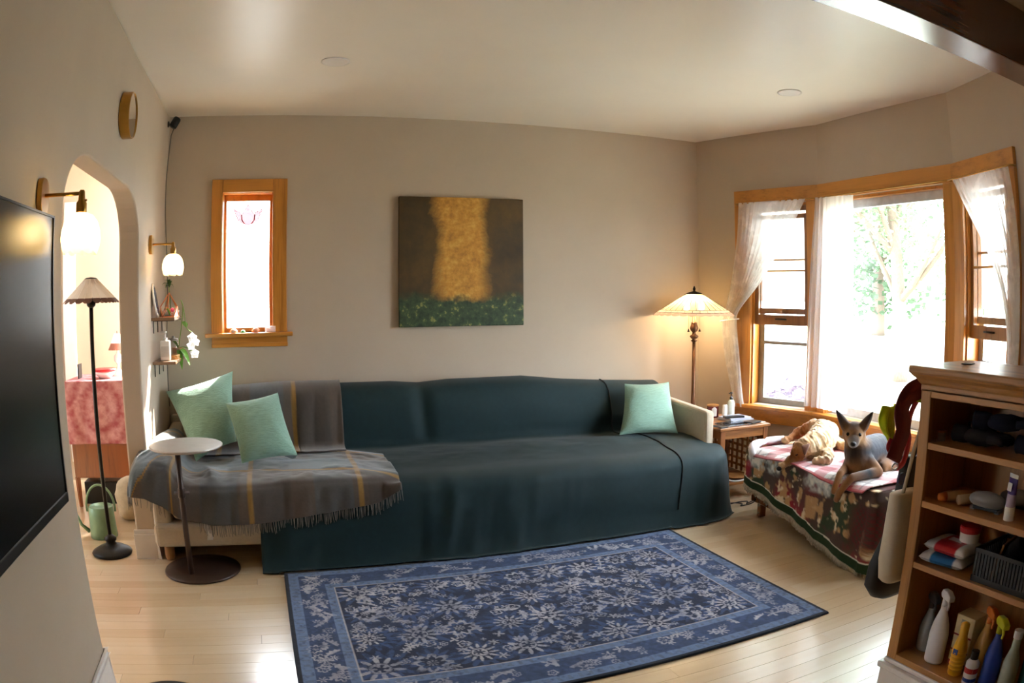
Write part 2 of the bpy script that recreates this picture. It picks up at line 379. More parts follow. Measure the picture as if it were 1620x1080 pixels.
# stained glass tulip hung in that window
M_LEAD = mat('suncatcher_lead', 'a83a4c', 0.5)
M_PINKGL = glass('pink_stained_glass', (0.29, 0.205, 0.205))
tu = thing('tulip_suncatcher', (0.59, 0.045, 1.93), 'pink stained glass tulip hanging in the narrow window', 'suncatcher')
def petal(pts, off):
    b = MB(); b.prism(pts, 0.044, 0.047, 'y'); b.build('petal', M_PINKGL, tu)
    ring = [(x, 0.0455, z) for x, z in pts] + [(pts[0][0], 0.0455, pts[0][1])]
    MB().tube(ring, 0.0022, 6).build('lead_line', M_LEAD, tu, smooth=True)
cx, cz = 0.59, 1.985
petal([(cx - .045, cz + .06), (cx, cz + .135), (cx + .045, cz + .06), (cx + .042, cz + .02), (cx + .018, cz - .01), (cx - .018, cz - .01), (cx - .042, cz + .02)], 0)
petal([(cx - .105, cz + .10), (cx - .05, cz + .075), (cx - .045, cz + .02), (cx - .022, cz - .01), (cx - .07, cz + .015), (cx - .09, cz + .06)], 0)
petal([(cx + .105, cz + .10), (cx + .05, cz + .075), (cx + .045, cz + .02), (cx + .022, cz - .01), (cx + .07, cz + .015), (cx + .09, cz + .06)], 0)
MB().tube([(cx, 0.0455, cz + .135), (cx, 0.0455, WZ1 - 0.02)], 0.0008, 5).build('hanging_thread', M_LEAD, tu)
# ------------------------------------------------------------------ bay windows
M_STEEL = mat('storm_frame_grey', '8d9094', 0.4, metal=0.4)
M_BRASS = mat('brass', 'b58a45', 0.28, metal=1.0, var=0.06)
M_BRONZE = mat('dark_bronze', '3a2a20', 0.45, metal=0.6)
CZ0, CZ1 = 2.17, 2.285
CAS = [(0.385, 1.148), (0.0, 1.28), (0.0, 0.665)]
wn = ['window_2', 'window_3', 'window_4']
wl = ['oak double-hung bay window beside the lit floor lamp', 'large oak framed picture window in the middle of the bay', 'oak double-hung bay window behind the bookcase']
for i in range(3):
    xf, L = segm(i); u0, u1, z0, z1 = OPN[i]; c0, c1 = CAS[i]
    W = thing(wn[i], tuple(xf @ Vector(((u0 + u1) / 2, 0, 0.49))), wl[i], kind='structure')
    cw0, cw1 = u0 + 0.005, u1 - 0.005
    b = MB(xf).box(c0, cw0, -0.024, 0, 0.62, CZ1 - 0.115); b.build('casing', M_OAK, W, bevel=0.003)
    b = MB(xf).box(cw1, c1, -0.024, 0, 0.62, CZ1 - 0.115); b.build('casing', M_OAK, W, bevel=0.003)
    b = MB(xf).box(c0, c1, -0.026, 0, CZ1 - 0.115, CZ1); b.build('head_casing', M_OAKY, W, bevel=0.004)
    b = MB(xf).box(c0 - (0.03 if i == 0 else 0), c1 + (0.03 if i == 2 else 0), -0.075, 0.09, 0.597, 0.624); b.build('stool', M_OAKY, W, bevel=0.006)
    b = MB(xf).box(c0, c1, -0.022, 0, 0.49, 0.597); b.build('apron', M_OAKY, W, bevel=0.003)
    b = MB(xf); b.box(u0, u0 + 0.018, 0, 0.12, z0, z1); b.box(u1 - 0.018, u1, 0, 0.12, z0, z1); b.box(u0, u1, 0, 0.12, z1 - 0.018, z1); b.build('jamb', M_OAK, W)
    a0, a1, e0, e1 = u0 + 0.018, u1 - 0.018, z0, z1 - 0.018
    if i == 1:
        b = MB(xf); F_ = 0.045
        b.box(a0, a0 + F_, 0.05, 0.09, e0, e1); b.box(a1 - F_, a1, 0.05, 0.09, e0, e1); b.box(a0 + F_, a1 - F_, 0.05, 0.09, e1 - 0.06, e1); b.box(a0 + F_, a1 - F_, 0.05, 0.09, e0, e0 + 0.06)
        s = b.build('sash', mat('white_sash', 'c9cdd2', 0.4), W, bevel=0.003)
        MB(xf).box(a0 + F_, a1 - F_, 0.068, 0.072, e0 + 0.06, e1 - 0.06).build('pane', M_PANE, s)
    else:
        def sash(zz0, zz1, n0, n1, mz, name, brail, m_):
            b = MB(xf); b.box(a0, a0 + 0.032, n0, n1, zz0, zz1); b.box(a1 - 0.032, a1, n0, n1, zz0, zz1); b.box(a0 + 0.032, a1 - 0.032, n0, n1, zz1 - 0.035, zz1); b.box(a0 + 0.032, a1 - 0.032, n0, n1, zz0, zz0 + brail)
            s = b.build(name, m_, W, bevel=0.002)
            cuts = [zz0 + brail] + mz + [zz1 - 0.035]
            for k in range(len(cuts) - 1):
                MB(xf).box(a0 + 0.032, a1 - 0.032, (n0 + n1) / 2 - 0.002, (n0 + n1) / 2 + 0.002, cuts[k], cuts[k + 1]).build('pane', M_PANE, s)
            for m in mz: MB(xf).box(a0 + 0.032, a1 - 0.032, n0 + 0.002, n1 - 0.002, m - 0.007, m + 0.007).build('muntin', M_OAKY, s)
            return s
        M_DK = wood('sash_wood', '96602c', '714318', 0.35, 'z')
        sash(1.33, e1, 0.055, 0.085, [1.74], 'upper_sash', 0.04, M_DK)
        s = sash(1.245, 2.085, 0.02, 0.05, [1.655], 'raised_sash', 0.075, M_DK)
        um = (a0 + a1) / 2
        b = MB(xf); b.tube([(um - 0.045, 0.02, 1.288), (um - 0.042, 0.004, 1.288), (um + 0.042, 0.004, 1.288), (um + 0.045, 0.02, 1.288)], 0.006, 8); b.build('lift_handle', M_BRONZE, s, smooth=True)
        b = MB(xf); b.box(a0, a0 + 0.05, 0.09, 0.115, e0, 1.33); b.box(a1 - 0.02, a1, 0.09, 0.115, e0, 1.33); b.box(a0 + 0.05, a1 - 0.02, 0.09, 0.115, e0, e0 + 0.045); b.box(a0 + 0.05, a1 - 0.02, 0.09, 0.115, 1.09, 1.115); b.build('storm_frame', M_STEEL, W, bevel=0.002)
        MB(xf).box(a0 + 0.05, a1 - 0.02, 0.1, 0.103, e0 + 0.045, 1.09).build('storm_pane', M_PANE, W)
        # pale roller shade lowered behind the upper panes
        MB(xf).box(a0 + 0.005, a1 - 0.005, 0.088, 0.0895, 1.42, e1 - 0.005).build('roller_shade', sheer('shade_cloth', (0.93, 0.93, 0.92), 0.12, 0.6), W)
# ------------------------------------------------------------------ numpy cloth helpers
def npgrid(name, P, m, parent=None, origin=None, col=None, smooth=True, solid=0.0, wrap=False, **kw):
    nu, nv = P.shape[:2]
    me = bpy.data.meshes.new(name)
    o0 = Vector(parent['_o']) if parent is not None else Vector(origin) if origin is not None else Vector((float(P[..., 0].mean()), float(P[..., 1].mean()), float(P[..., 2].min())))
    V = (P.reshape(-1, 3) - np.array(o0)).astype(np.float32)
    i, j = np.meshgrid(np.arange(nu - 1), np.arange(nv - 1), indexing='ij'); b = (i * nv + j).ravel()
    Q = np.stack([b, b + nv, b + nv + 1, b + 1], 1).astype(np.int32)
    me.vertices.add(len(V)); me.vertices.foreach_set('co', V.ravel())
    me.loops.add(Q.size); me.loops.foreach_set('vertex_index', Q.ravel())
    me.polygons.add(len(Q)); me.polygons.foreach_set('loop_start', np.arange(0, Q.size, 4, dtype=np.int32))
    me.polygons.foreach_set('use_smooth', np.full(len(Q), smooth))
    me.update(calc_edges=True); me.validate()
    if col is not None:
        ca = me.color_attributes.new('Col', 'FLOAT_COLOR', 'POINT'); a = np.ones((len(V), 4), np.float32); a[:, :3] = col.reshape(-1, 3); ca.data.foreach_set('color', a.ravel())
    me.materials.append(m)
    o = bpy.data.objects.new(name, me); COL.objects.link(o); o['_o'] = tuple(o0)
    if parent is not None: o.parent = parent
    else: o.location = o0
    if solid:
        md = o.modifiers.new('solid', 'SOLIDIFY'); md.thickness = solid; md.offset = 0
    return tag(o, **{k: kw.get(k) for k in ('label', 'cat', 'group', 'kind')})
def polyline(pts, n):
    """n points evenly spread along a smoothed polyline (Catmull-Rom)"""
    p = np.array(pts, float); m = []
    pp = np.vstack([2 * p[0] - p[1], p, 2 * p[-1] - p[-2]])
    for k in range(len(p) - 1):
        t = np.linspace(0, 1, 24, endpoint=False)[:, None]; a, b, c, d = pp[k], pp[k + 1], pp[k + 2], pp[k + 3]
        m.append(0.5 * ((2 * b) + (-a + c) * t + (2 * a - 5 * b + 4 * c - d) * t ** 2 + (-a + 3 * b - 3 * c + d) * t ** 3))
    m = np.vstack(m + [p[-1:]]); L = np.r_[0, np.cumsum(np.linalg.norm(np.diff(m, axis=0), axis=1))]
    q = np.linspace(0, L[-1], n); return np.stack([np.interp(q, L, m[:, k]) for k in range(p.shape[1])], 1), q
def mixc(a, b, f): return a * (1 - f[..., None]) + b * f[..., None]
def C3(h): return np.array(hexc(h))
# ------------------------------------------------------------------ sofa
M_CREAM = mat('cream_upholstery', 'c2b39c', 0.9, var=0.05, scale=60, bump=0.15, bscale=700, sheen=0.2)
M_TAG = mat('white_tag', 'dcdad6', 0.6)
sofa = thing('sofa', (1.83, -0.6, 0), 'long cream upholstered sofa under a dark green throw and a plaid blanket', 'sofa')
box('base_frame', M_CREAM, 0.02, 3.55, -1.15, -0.06, 0.12, 0.255, sofa, 0.03, seg=3)
for k in range(3): box('seat_cushion', M_CREAM, 0.13 + k * 1.13, 0.13 + (k + 1) * 1.13 - 0.008, -1.10, -0.33, 0.262, 0.432, sofa, 0.04, seg=3)
for k in range(3): box('back_cushion', M_CREAM, 0.13 + k * 1.145, 0.13 + (k + 1) * 1.145 - 0.008, -0.322, -0.09, 0.45, 0.82 - 0.02 * k, sofa, 0.07, seg=4)
box('back_frame', M_CREAM, 0.02, 3.57, -0.088, -0.03, 0.2, 0.70, sofa, 0.02)
def arm(x0, x1, ztop0, ztop1):
    b = MB(); b.prism([(-1.11 if x0 < 1 else -0.915, 0.2), (-0.03, 0.2), (-0.03, ztop0), (-1.11 if x0 < 1 else -0.915, ztop1)], x0, x1, 'x'); b.build('armrest', M_CREAM, sofa, bevel=0.025, seg=3)
arm(0.02, 0.125, 0.655, 0.575); arm(3.572, 3.645, 0.715, 0.672)
M_LEG = wood('sofa_leg_wood', 'a5713c', '7d5127')
for x, y in ((0.075, -1.0), (1.8, -1.06), (3.5, -1.06), (0.12, -0.2), (1.8, -0.2), (3.5, -0.2)):
    MB().lathe((x, y, 0), [(0.022, 0), (0.03, 0.02), (0.033, 0.121)], 14).build('leg', M_LEG, sofa, smooth=True)
b = MB(); b.grid(4, 14, lambda u, v: (0.325 + 0.035 * u + 0.006 * math.sin(9 * v), -1.157 - 0.004 * math.sin(5 * v), 0.335 - 0.17 * v)); b.build('care_tag', M_TAG, sofa, solid=0.0015, smooth=True, label='white care label hanging from the seat')
# green throw: profile from behind the backrest over the seat to the floor
def throw_profile(x):
    f = (x - 0.66) / 3.0
    zt = np.interp(x, [0.6, 1.19, 1.55, 1.74, 1.95, 2.49, 2.8, 3.13, 3.4, 3.7], [0.888, 0.886, 0.884, 0.868, 0.884, 0.886, 0.85, 0.826, 0.812, 0.80])
    sb = np.interp(x, [0.66, 1.8, 2.9, 3.6], [0.475, 0.49, 0.478, 0.462]); sf_ = np.interp(x, [0.66, 1.6, 2.6, 3.6], [0.462, 0.462, 0.455, 0.45])
    return [(-0.022, zt - 0.19), (-0.034, zt - 0.05), (-0.13, zt), (-0.22, zt + 0.003), (-0.30, zt - 0.04), (-0.345, zt - 0.16), (-0.365, 0.60), (-0.375, sb + 0.035), (-0.42, sb), (-0.62, sb + 0.006), (-0.90, sf_ + 0.006), (-1.06, sf_ - 0.006), (-1.145, sf_ - 0.05), (-1.172, sf_ - 0.13), (-1.19, 0.22), (-1.205, 0.09), (-1.235, 0.016), (-1.265, 0.012)]
NU, NV = 190, 170
P = np.zeros((NU, NV, 3)); us = np.linspace(0, 1, NU)
for i, u in enumerate(us):
    x = 0.66 + u * 2.90; pr, q = polyline(throw_profile(x), NV); P[i, :, 1] = pr[:, 0]; P[i, :, 2] = pr[:, 1]; P[i, :, 0] = x
Vv = np.linspace(0, 1, NV)[None, :]; Uu = us[:, None]
front = np.clip((Vv - 0.66) / 0.08, 0, 1); front = front * front * (3 - 2 * front)     # past the seat edge
# widen past the arm at the front, keep clear of it on the seat
P[..., 0] += front * np.clip((Uu - 0.9) / 0.1, 0, 1) ** 1.3 * 0.095
seatm = np.exp(-((Vv - 0.54) / 0.13) ** 2); backm = np.exp(-((Vv - 0.29) / 0.1) ** 2)
Xw = P[..., 0]; Sv = Vv * 2.6 + 0 * Uu
wr = fbm(Xw * 1.7, Sv * 2.2, 3) * 0.026 * seatm + fbm(Xw * 3.0 + Sv * 1.5, Sv * 2.5 - Xw, 9) * 0.012 * seatm
P[..., 2] += np.maximum(wr, -0.008)
fold = fbm(Xw * 2.3 + 0.35 * Sv, Sv * 0.35, 5) * 0.045 + fbm(Xw * 6.0 + 0.8 * Sv, Sv * 0.6, 6, 3) * 0.022
low = np.clip((Vv - 0.70) / 0.25, 0, 1)
P[..., 1] -= front * (np.abs(fold) * 0.5 + fold * 0.6 * low + 0.010 + 0.02 * low)
P[..., 1] -= backm * (fbm(Xw * 2.0, Sv * 1.5, 12) * 0.014 + 0.012) - backm * 0.028 * np.exp(-((Xw - 1.74 - 0.1 * (Vv - 0.25)) / 0.05) ** 2)
# left edge leans inwards on its way down, corner at the right turns round the arm
P[..., 0] -= np.clip(1 - Uu / 0.12, 0, 1) * front * low * 0.03
rr = np.clip((Uu - 0.93) / 0.07, 0, 1) ** 2 * front
P[..., 1] += rr * 0.12; P[..., 2] = np.maximum(P[..., 2], 0.006)
rug_edge = -1.30 + (P[..., 0] - 0.745) * math.tan(0.011)       # the hem rides up on the rug's edge
lift = np.clip((rug_edge + 0.022 - P[..., 1]) / 0.022, 0, 1) * (P[..., 0] > 0.72) * (P[..., 0] < 3.11)
P[..., 2] = np.maximum(P[..., 2], 0.006 + 0.0145 * lift * lift * (3 - 2 * lift))
P[..., 2] += 0.006 * np.clip(fbm(Xw * 9, Sv * 0.1, 8), 0, 1) * (Vv > 0.97)
M_GREEN = mat('dark_green_cloth', '0c282c', 0.75, var=0.10, scale=30, bump=0.25, bscale=900, sheen=0.08, spec=0.3)
gt = thing('sofa_throw', (2.1, -0.7, 0.0), 'dark teal green throw spread over the back, seat and front of the sofa', 'throw')
npgrid('cloth', P, M_GREEN, gt, solid=0.004)
M_SEAM = mat('dark_seam', '051315', 0.8)
seam = []
for j in range(26, 158):
    x = 3.08 + 0.03 * math.sin(j * 0.03) + 0.17 * sstep(0.35, 0.62, j / NV) - 0.05 * sstep(0.75, 0.95, j / NV)
    f = (x - 0.66) / 2.9 * (NU - 1); i = min(NU - 2, int(f)); p = P[i, j] * (1 - f + i) + P[i + 1, j] * (f - i)
    q = P[i + 1, j] - P[i, j]; d = P[i, min(j + 1, NV - 1)] - P[i, j - 1]; n = np.cross(q, d); n /= np.linalg.norm(n) + 1e-9
    if n[1] > 0 and n[2] < 0.2: n = -n
    if n[2] < -0.5: n = -n
    seam.append(tuple(p + n * 0.005))
MB().tube(seam, 0.0045, 6).build('seam', M_SEAM, gt, smooth=True)
# ------------------------------------------------------------------ plaid blanket
def plaid_col(a, c, seed=0):
    """a: metres across the blanket, c: metres along it"""
    base = C3('6a5d52'); blue = C3('566a74'); pale = C3('7b8e98'); dark = C3('4b4a4b'); yel = C3('b88a35')
    col = np.broadcast_to(base, a.shape + (3,)).copy()
    def band(x, lo, hi, w=0.004): return np.clip((x - lo) / w, 0, 1) * np.clip((hi - x) / w, 0, 1)
    for lo, hi in ((0.0, 0.16), (0.42, 0.64), (1.06, 1.28), (1.62, 1.85)): col = mixc(col, blue, 0.40 * band(a, lo, hi))
    for lo, hi in ((0.505, 0.76), (0.95, 1.3)): col = mixc(col, pale, 0.75 * band(c, lo, hi))
    for lo, hi in ((0.72, 0.94), (1.36, 1.6)): col = mixc(col, dark, 0.35 * band(a, lo, hi))
    for lo in (0.185, 0.69, 1.30): col = mixc(col, yel, 0.8 * band(a, lo, lo + 0.034))
    for lo in (0.47, 0.92, 1.36): col = mixc(col, yel, 0.8 * band(c, lo, lo + 0.030))
    k = 0.88 + 0.24 * (fbm(a * 160, c * 160, seed, 2) * 0.5 + 0.5); return col * (0.68 * k)[..., None]
M_PLAID = vcol('plaid_wool', 0.95, sheen=0.4, bump=0.3, bscale=900)
pb = thing('plaid_blanket', (0.65, -0.9, 0.3), 'grey, blue and mustard plaid blanket with fringe over the sofa end', 'blanket')
path = [(-0.085, 0.42), (-0.08, 0.56), (-0.045, 0.665), (0.02, 0.688), (0.09, 0.688), (0.145, 0.64), (0.18, 0.545), (0.25, 0.492), (0.40, 0.487), (0.7, 0.492), (1.05, 0.497), (1.43, 0.49)]
nu, nv = 200, 150
pp, su = polyline(path, nu)
hem = np.interp(pp[:, 0], [-0.085, 0.0, 0.1, 0.2, 0.37, 0.70, 1.0, 1.3, 1.44], [0.44, 0.43, 0.38, 0.31, 0.275, 0.275, 0.31, 0.35, 0.43])
ys0 = np.interp(pp[:, 0], [-0.1, 0.1, 0.2, 0.9, 1.2, 1.44], [-0.93, -0.50, -0.37, -0.40, -0.46, -0.62])
P = np.zeros((nu, nv, 3)); Sv = np.zeros((nu, nv))
for i in range(nu):
    z = pp[i, 1]; x = pp[i, 0]; zh = min(hem[i], z - 0.02)
    pr, q = polyline([(ys0[i], z), ((ys0[i] - 1.08) / 2, z + 0.003), (-1.09, z - 0.003), (-1.165, z - 0.035), (-1.195, z - 0.10 if z - 0.10 > zh + 0.02 else (z + zh) / 2), (-1.205, zh)], nv)
    P[i, :, 0] = x; P[i, :, 1] = pr[:, 0]; P[i, :, 2] = pr[:, 1]; Sv[i] = q
X_ = P[..., 0]; Y_ = P[..., 1]; Vn = np.linspace(0, 1, nv)[None]
hang = np.clip((-Y_ - 1.12) / 0.05, 0, 1)
lump = fbm(X_ * 3.2, Sv * 4.0, 21) * 0.026 + fbm(X_ * 7, Sv * 6, 22, 3) * 0.014
P[..., 2] += (1 - hang) * np.maximum(lump, -0.006) * np.clip(Vn * 6, 0, 1)
P[..., 1] -= hang * (fbm(X_ * 4 + Sv, Sv * 0.8, 23) * 0.040 + 0.012 + 0.012 * np.abs(fbm(X_ * 11, Sv, 24, 2)))
P[..., 0] += 0.05 * fbm(Sv * 2.2, X_ * 0.5, 25) * np.clip((X_ - 1.15) / 0.25, 0, 1)
armk = np.clip((0.20 - X_) / 0.09, 0, 1); P[..., 2] -= armk * 0.062 * np.clip((-Y_ - 0.45) / 0.65, 0, 1) * np.clip((P[..., 2] - 0.45) / 0.2, 0, 1)
# bunched fold where two layers overlap on the seat near the table
P[..., 2] += (1 - hang) * 0.03 * np.exp(-((X_ - 0.36 + 0.15 * (Y_ + 0.9)) / 0.035) ** 2) * np.exp(-((Y_ + 0.98) / 0.14) ** 2)
P[..., 0] += np.where(X_ < 0.0, -0.012 + 0.015 * fbm(Sv * 5, X_, 27), 0)
AA = su[:, None] + 0 * Sv; AA = AA - 0.30
blk = npgrid('seat_drape', P, M_PLAID, pb, col=plaid_col(AA, 1.02 - Sv + 0.0 * AA + 0.02 * fbm(AA * 2, Sv * 2, 3)), solid=0.006)
def fringe(rows, name, parent, m, n, ln, seed):
    b = MB(); r = random.Random(seed)
    for k in range(n):
        t = (k + r.uniform(0.1, 0.9)) / n * (len(rows) - 1); i = min(len(rows) - 2, int(t)); p = rows[i] * (1 - t + i) + rows[i + 1] * (t - i)
        L = ln * r.uniform(0.8, 1.15); dx = r.uniform(-0.008, 0.008); dy = r.uniform(-0.006, 0.003)
        b.tube([p + np.array((0, 0, 0.006)), p + np.array((dx * 0.4, dy, -L * 0.5)), p + np.array((dx, dy, -L))], [0.0022, 0.002, 0.0014], 5)
    return b.build(name, m, parent, smooth=True, kind='stuff')
M_FR = mat('fringe_wool', '7c7a76', 0.95, var=0.3, scale=40)
fringe([P[i, -1] for i in range(nu) if P[i, -1, 0] > 0.3], 'fringe', pb, M_FR, 130, 0.06, 3)
fringe([P[i, -1] for i in range(nu) if P[i, -1, 0] < 0.12], 'fringe', pb, M_FR, 22, 0.05, 4)
# the strip of it that climbs the backrest
nu2, nv2 = 110, 90; P2 = np.zeros((nu2, nv2, 3)); S2 = np.zeros((nu2, nv2))
for i in range(nu2):
    x = 0.20 + 1.0 * i / (nu2 - 1)
    pr, q = polyline([(-0.035, 0.81), (-0.058, 0.885), (-0.13, 0.908), (-0.235, 0.910), (-0.315, 0.86), (-0.365, 0.74), (-0.388, 0.60), (-0.40, 0.535), (-0.45, 0.513), (-0.53, 0.512)], nv2)
    P2[i, :, 0] = x; P2[i, :, 1] = pr[:, 0]; P2[i, :, 2] = pr[:, 1]; S2[i] = q
X_ = P2[..., 0]
P2[..., 1] -= (0.008 + 0.012 * fbm(X_ * 9, S2 * 1.4, 31) + 0.012 * np.abs(np.sin(X_ * 21 + S2 * 1.2))) * np.clip((S2 - 0.2) * 4, 0, 1)
P2[..., 2] += 0.004 * fbm(X_ * 9, S2 * 3, 33) - 0.05 * np.clip((0.75 - X_) * 3, 0, 1) * np.clip(1 - S2 * 3, 0, 1)
P2[..., 0] += 0.025 * (S2 - 0.3) * ((X_ - 0.9) < 0)
npgrid('back_drape', P2, M_PLAID, pb, col=plaid_col(X_ - 0.60 + 0.42, 0.16 + 0.31 * np.clip((S2 - 0.15) / 0.55, 0, 1) ** 3, 2), solid=0.006)
# ------------------------------------------------------------------ cushions
M_SAGE = mat('sage_green_seersucker', '86b9a2', 0.85, var=0.06, scale=30, bump=0.0, sheen=0.3)
def sage():
    if 'sage_crinkle' in MATS: return MATS['sage_crinkle']
    t = NT('sage_crinkle'); c = C3('8bb09d')
    v = t.coord('Object', (16, 90, 90)); n = t.noise(v, 1.6, 3); f = t.noise(t.coord('Object'), 260, 2)
    t.l(t.ramp(n, [(0.3, tuple(c * 0.86)), (0.7, tuple(c * 1.08))]), t.b.inputs['Base Color'])
    mx = t.n('ShaderNodeMath', operation='MULTIPLY_ADD'); t.l(f, mx.inputs[0]); mx.inputs[1].default_value = 0.4; t.l(n, mx.inputs[2])
    t.bump(mx.outputs[0], 0.5, 0.006); setp(t.b, Roughness=0.85, Sheen_Weight=0.25); MATS['sage_crinkle'] = t.m; return t.m
def cushion(name, corners, depth, label, nrm, seed, group='sage cushions on the sofa'):
    """corners TL, TR, BR, BL in space; puffed along nrm, thin pinched edges"""
    TL, TR, BR, BL = [np.array(c, float) for c in corners]; nrm = np.array(nrm, float); nrm /= np.linalg.norm(nrm); n = 44
    base = (TL + TR + BR + BL) / 4; u, v = np.meshgrid(np.linspace(-1, 1, n), np.linspace(-1, 1, n), indexing='ij')
    def sheet(sg):
        pu = u * (1 - 0.07 * (1 - v ** 2) * np.abs(u) ** 3); pv = v * (1 - 0.07 * (1 - u ** 2) * np.abs(v) ** 3)
        a, b = (pu + 1) / 2, (pv + 1) / 2
        P = (TL * (1 - a)[..., None] + TR * a[..., None]) * (1 - b)[..., None] + (BL * (1 - a)[..., None] + BR * a[..., None]) * b[..., None]
        prof = ((1 - np.abs(u) ** 2.6) * (1 - np.abs(v) ** 2.6)) ** 0.62
        edge = (1 - np.maximum(np.abs(u), np.abs(v)))
        cr = fbm(u * 2.3 + seed, v * 3.1, seed, 3) * 0.10 * prof + 0.09 * fbm(np.arctan2(v, u) * 5, edge * 1.2, seed + 3, 3) * np.exp(-((edge - 0.16) / 0.14) ** 2)
        return P + nrm * (sg * depth / 2 * (prof + cr))[..., None]
    A, B = sheet(1), sheet(-1)
    me_v = np.concatenate([A.reshape(-1, 3), B.reshape(-1, 3)]); fs = []
    b = MB(); b.v = [Vector(p) for p in me_v]
    for s_, off in ((0, 0), (1, n * n)):
        for i in range(n - 1):
            for j in range(n - 1):
                q = (off + i * n + j, off + (i + 1) * n + j, off + (i + 1) * n + j + 1, off + i * n + j + 1); b.f.append(q if s_ == 0 else q[::-1])
    return b.build(name, sage(), smooth=True, label=label, cat='cushion', group=group)
cushion('throw_pillow', [(0.045, -0.37, 0.895), (0.495, -0.345, 1.01), (0.51, -0.57, 0.60), (0.255, -0.70, 0.51)], 0.17, 'large sage green cushion leaning in the sofa corner below the wall shelves', (-0.05, -0.9, 0.42), 1)
cushion('throw_pillow', [(0.455, -0.62, 0.847), (0.785, -0.58, 0.895), (0.885, -0.76, 0.54), (0.545, -0.80, 0.512)], 0.15, 'smaller sage green ribbed cushion propped on the plaid blanket', (0.05, -0.9, 0.42), 5)
cushion('throw_pillow', [(3.19, -0.42, 0.83), (3.55, -0.44, 0.827), (3.485, -0.69, 0.49), (3.05, -0.62, 0.502)], 0.16, 'sage green cushion leaning against the cream sofa arm', (-0.2, -0.9, 0.40), 9)
# ------------------------------------------------------------------ round drink table
M_ESPR = mat('espresso_metal', '3b2a22', 0.42, metal=0.3, var=0.15)
M_TOP = mat('pewter_table_top', 'b5ada6', 0.35, metal=0.35, var=0.05)
dt = thing('drink_table', (0.235, -1.28, 0), 'small round pewter-topped drink table on an offset brown post', 'side table')
MB().lathe((0.262, -1.175, 0.695), [(0.0, 0), (0.196, 0), (0.205, 0.006), (0.206, 0.012), (0.2, 0.015), (0.0, 0.015)], 48).build('table_top', M_TOP, dt, smooth=False, bevel=0.002)
MB().tube([(0.23, -1.285, 0.687), (0.262, -1.175, 0.687)], 0.012, 10).build('support_arm', M_ESPR, dt, smooth=True)
po = MB().tube([(0.234, -1.294, 0.02), (0.230, -1.288, 0.45), (0.229, -1.286, 0.692)], 0.0155, 16).build('post', M_ESPR, dt, smooth=True)
MB().tube([(0.19, -1.288, 0.475), (0.275, -1.288, 0.475)], 0.009, 10).build('height_knob', M_ESPR, dt, smooth=True)
MB().lathe((0.231, -1.288, 0.45), [(0.02, 0), (0.021, 0.01), (0.021, 0.045), (0.02, 0.05)], 16).build('collar', M_ESPR, dt, smooth=True)
MB().lathe((0.285, -1.185, 0.0), [(0.0, 0), (0.215, 0), (0.22, 0.006), (0.215, 0.016), (0.12, 0.024), (0.0, 0.026)], 48).build('base_plate', M_ESPR, dt, smooth=True)
# ------------------------------------------------------------------ rug
RW, RL, RX, RY, RA = 2.342, 1.488, 0.745, -1.30, 0.011
nu, nv = 620, 400
a = np.linspace(0, RW, nu)[:, None] + np.zeros((1, nv)); c = np.linspace(0, RL, nv)[None] + np.zeros((nu, 1))
navy, mid, lt, bone, black = C3('18233d'), C3('3d5076'), C3('7388ab'), C3('c9bdb6'), C3('0e121a')
e = np.minimum(np.minimum(a, RW - a), np.minimum(c, RL - c)); along = np.where((np.minimum(a, RW - a) < np.minimum(c, RL - c)), c, a)
def blot(x, lo, hi): return np.clip((x - lo) / max(1e-6, hi - lo), 0, 1)
ws = fbm(a * 14, c * 14, 40, 4); wf = fbm(a * 60, c * 60, 41, 3)
col = np.broadcast_to(navy, (nu, nv, 3)).copy()
col = mixc(col, mid, 0.22 * blot(ws, -0.1, 0.6))
mot = np.zeros((nu, nv)); mot2 = np.zeros((nu, nv))
rg = random.Random(11)
def flower(cx, cy, R, n, ph, style, lim=None):
    i0, i1 = int(max(0, (cx - R) / RW * nu)), int(min(nu, (cx + R) / RW * nu + 2)); j0, j1 = int(max(0, (cy - R) / RL * nv)), int(min(nv, (cy + R) / RL * nv + 2))
    if i1 <= i0 or j1 <= j0: return
    dx, dy = a[i0:i1, j0:j1] - cx, c[i0:i1, j0:j1] - cy; r = np.hypot(dx, dy) / R; th = np.arctan2(dy, dx) * n + ph
    pet = 0.60 + 0.30 * np.cos(th) + 0.16 * wf[i0:i1, j0:j1]; r = r * (1 + 0.22 * wf[i0:i1, j0:j1])
    if style == 3: m = (r < 0.78 + 0.2 * np.cos(th)) & (r > 0.45)
    elif style == 0:   # spiky rosette with a centre
        m = ((r < pet) * (r > 0.42) * (np.cos(th) > -0.1)) + (np.abs(r - 0.33) < 0.05) + (r < 0.30) * (r > 0.12) * (np.cos(th * 0.5 + 1) > 0.1)
    elif style == 1:  # petals round a dark eye
        m = (np.abs(r - 0.55 - 0.3 * np.abs(np.cos(th / 2))) < 0.13) + (r < 0.30) * (np.cos(th) > -0.2)
    else:             # small blob flower
        m = r < 0.5 + 0.35 * np.cos(th)
    (mot if style != 3 else mot2)[i0:i1, j0:j1] = np.maximum((mot if style != 3 else mot2)[i0:i1, j0:j1], np.clip(m.astype(float), 0, 1))
def leaf(cx, cy, L, ang):
    s = np.linspace(-1, 1, 26)
    for q in s:
        x = cx + L * q * math.cos(ang) - 0.25 * L * q * q * math.sin(ang); y = cy + L * q * math.sin(ang) + 0.25 * L * q * q * math.cos(ang)
        flower(x, y, 0.010 + 0.008 * (1 - q * q), 3, q * 9, 2)
B3 = 0.255
big = []
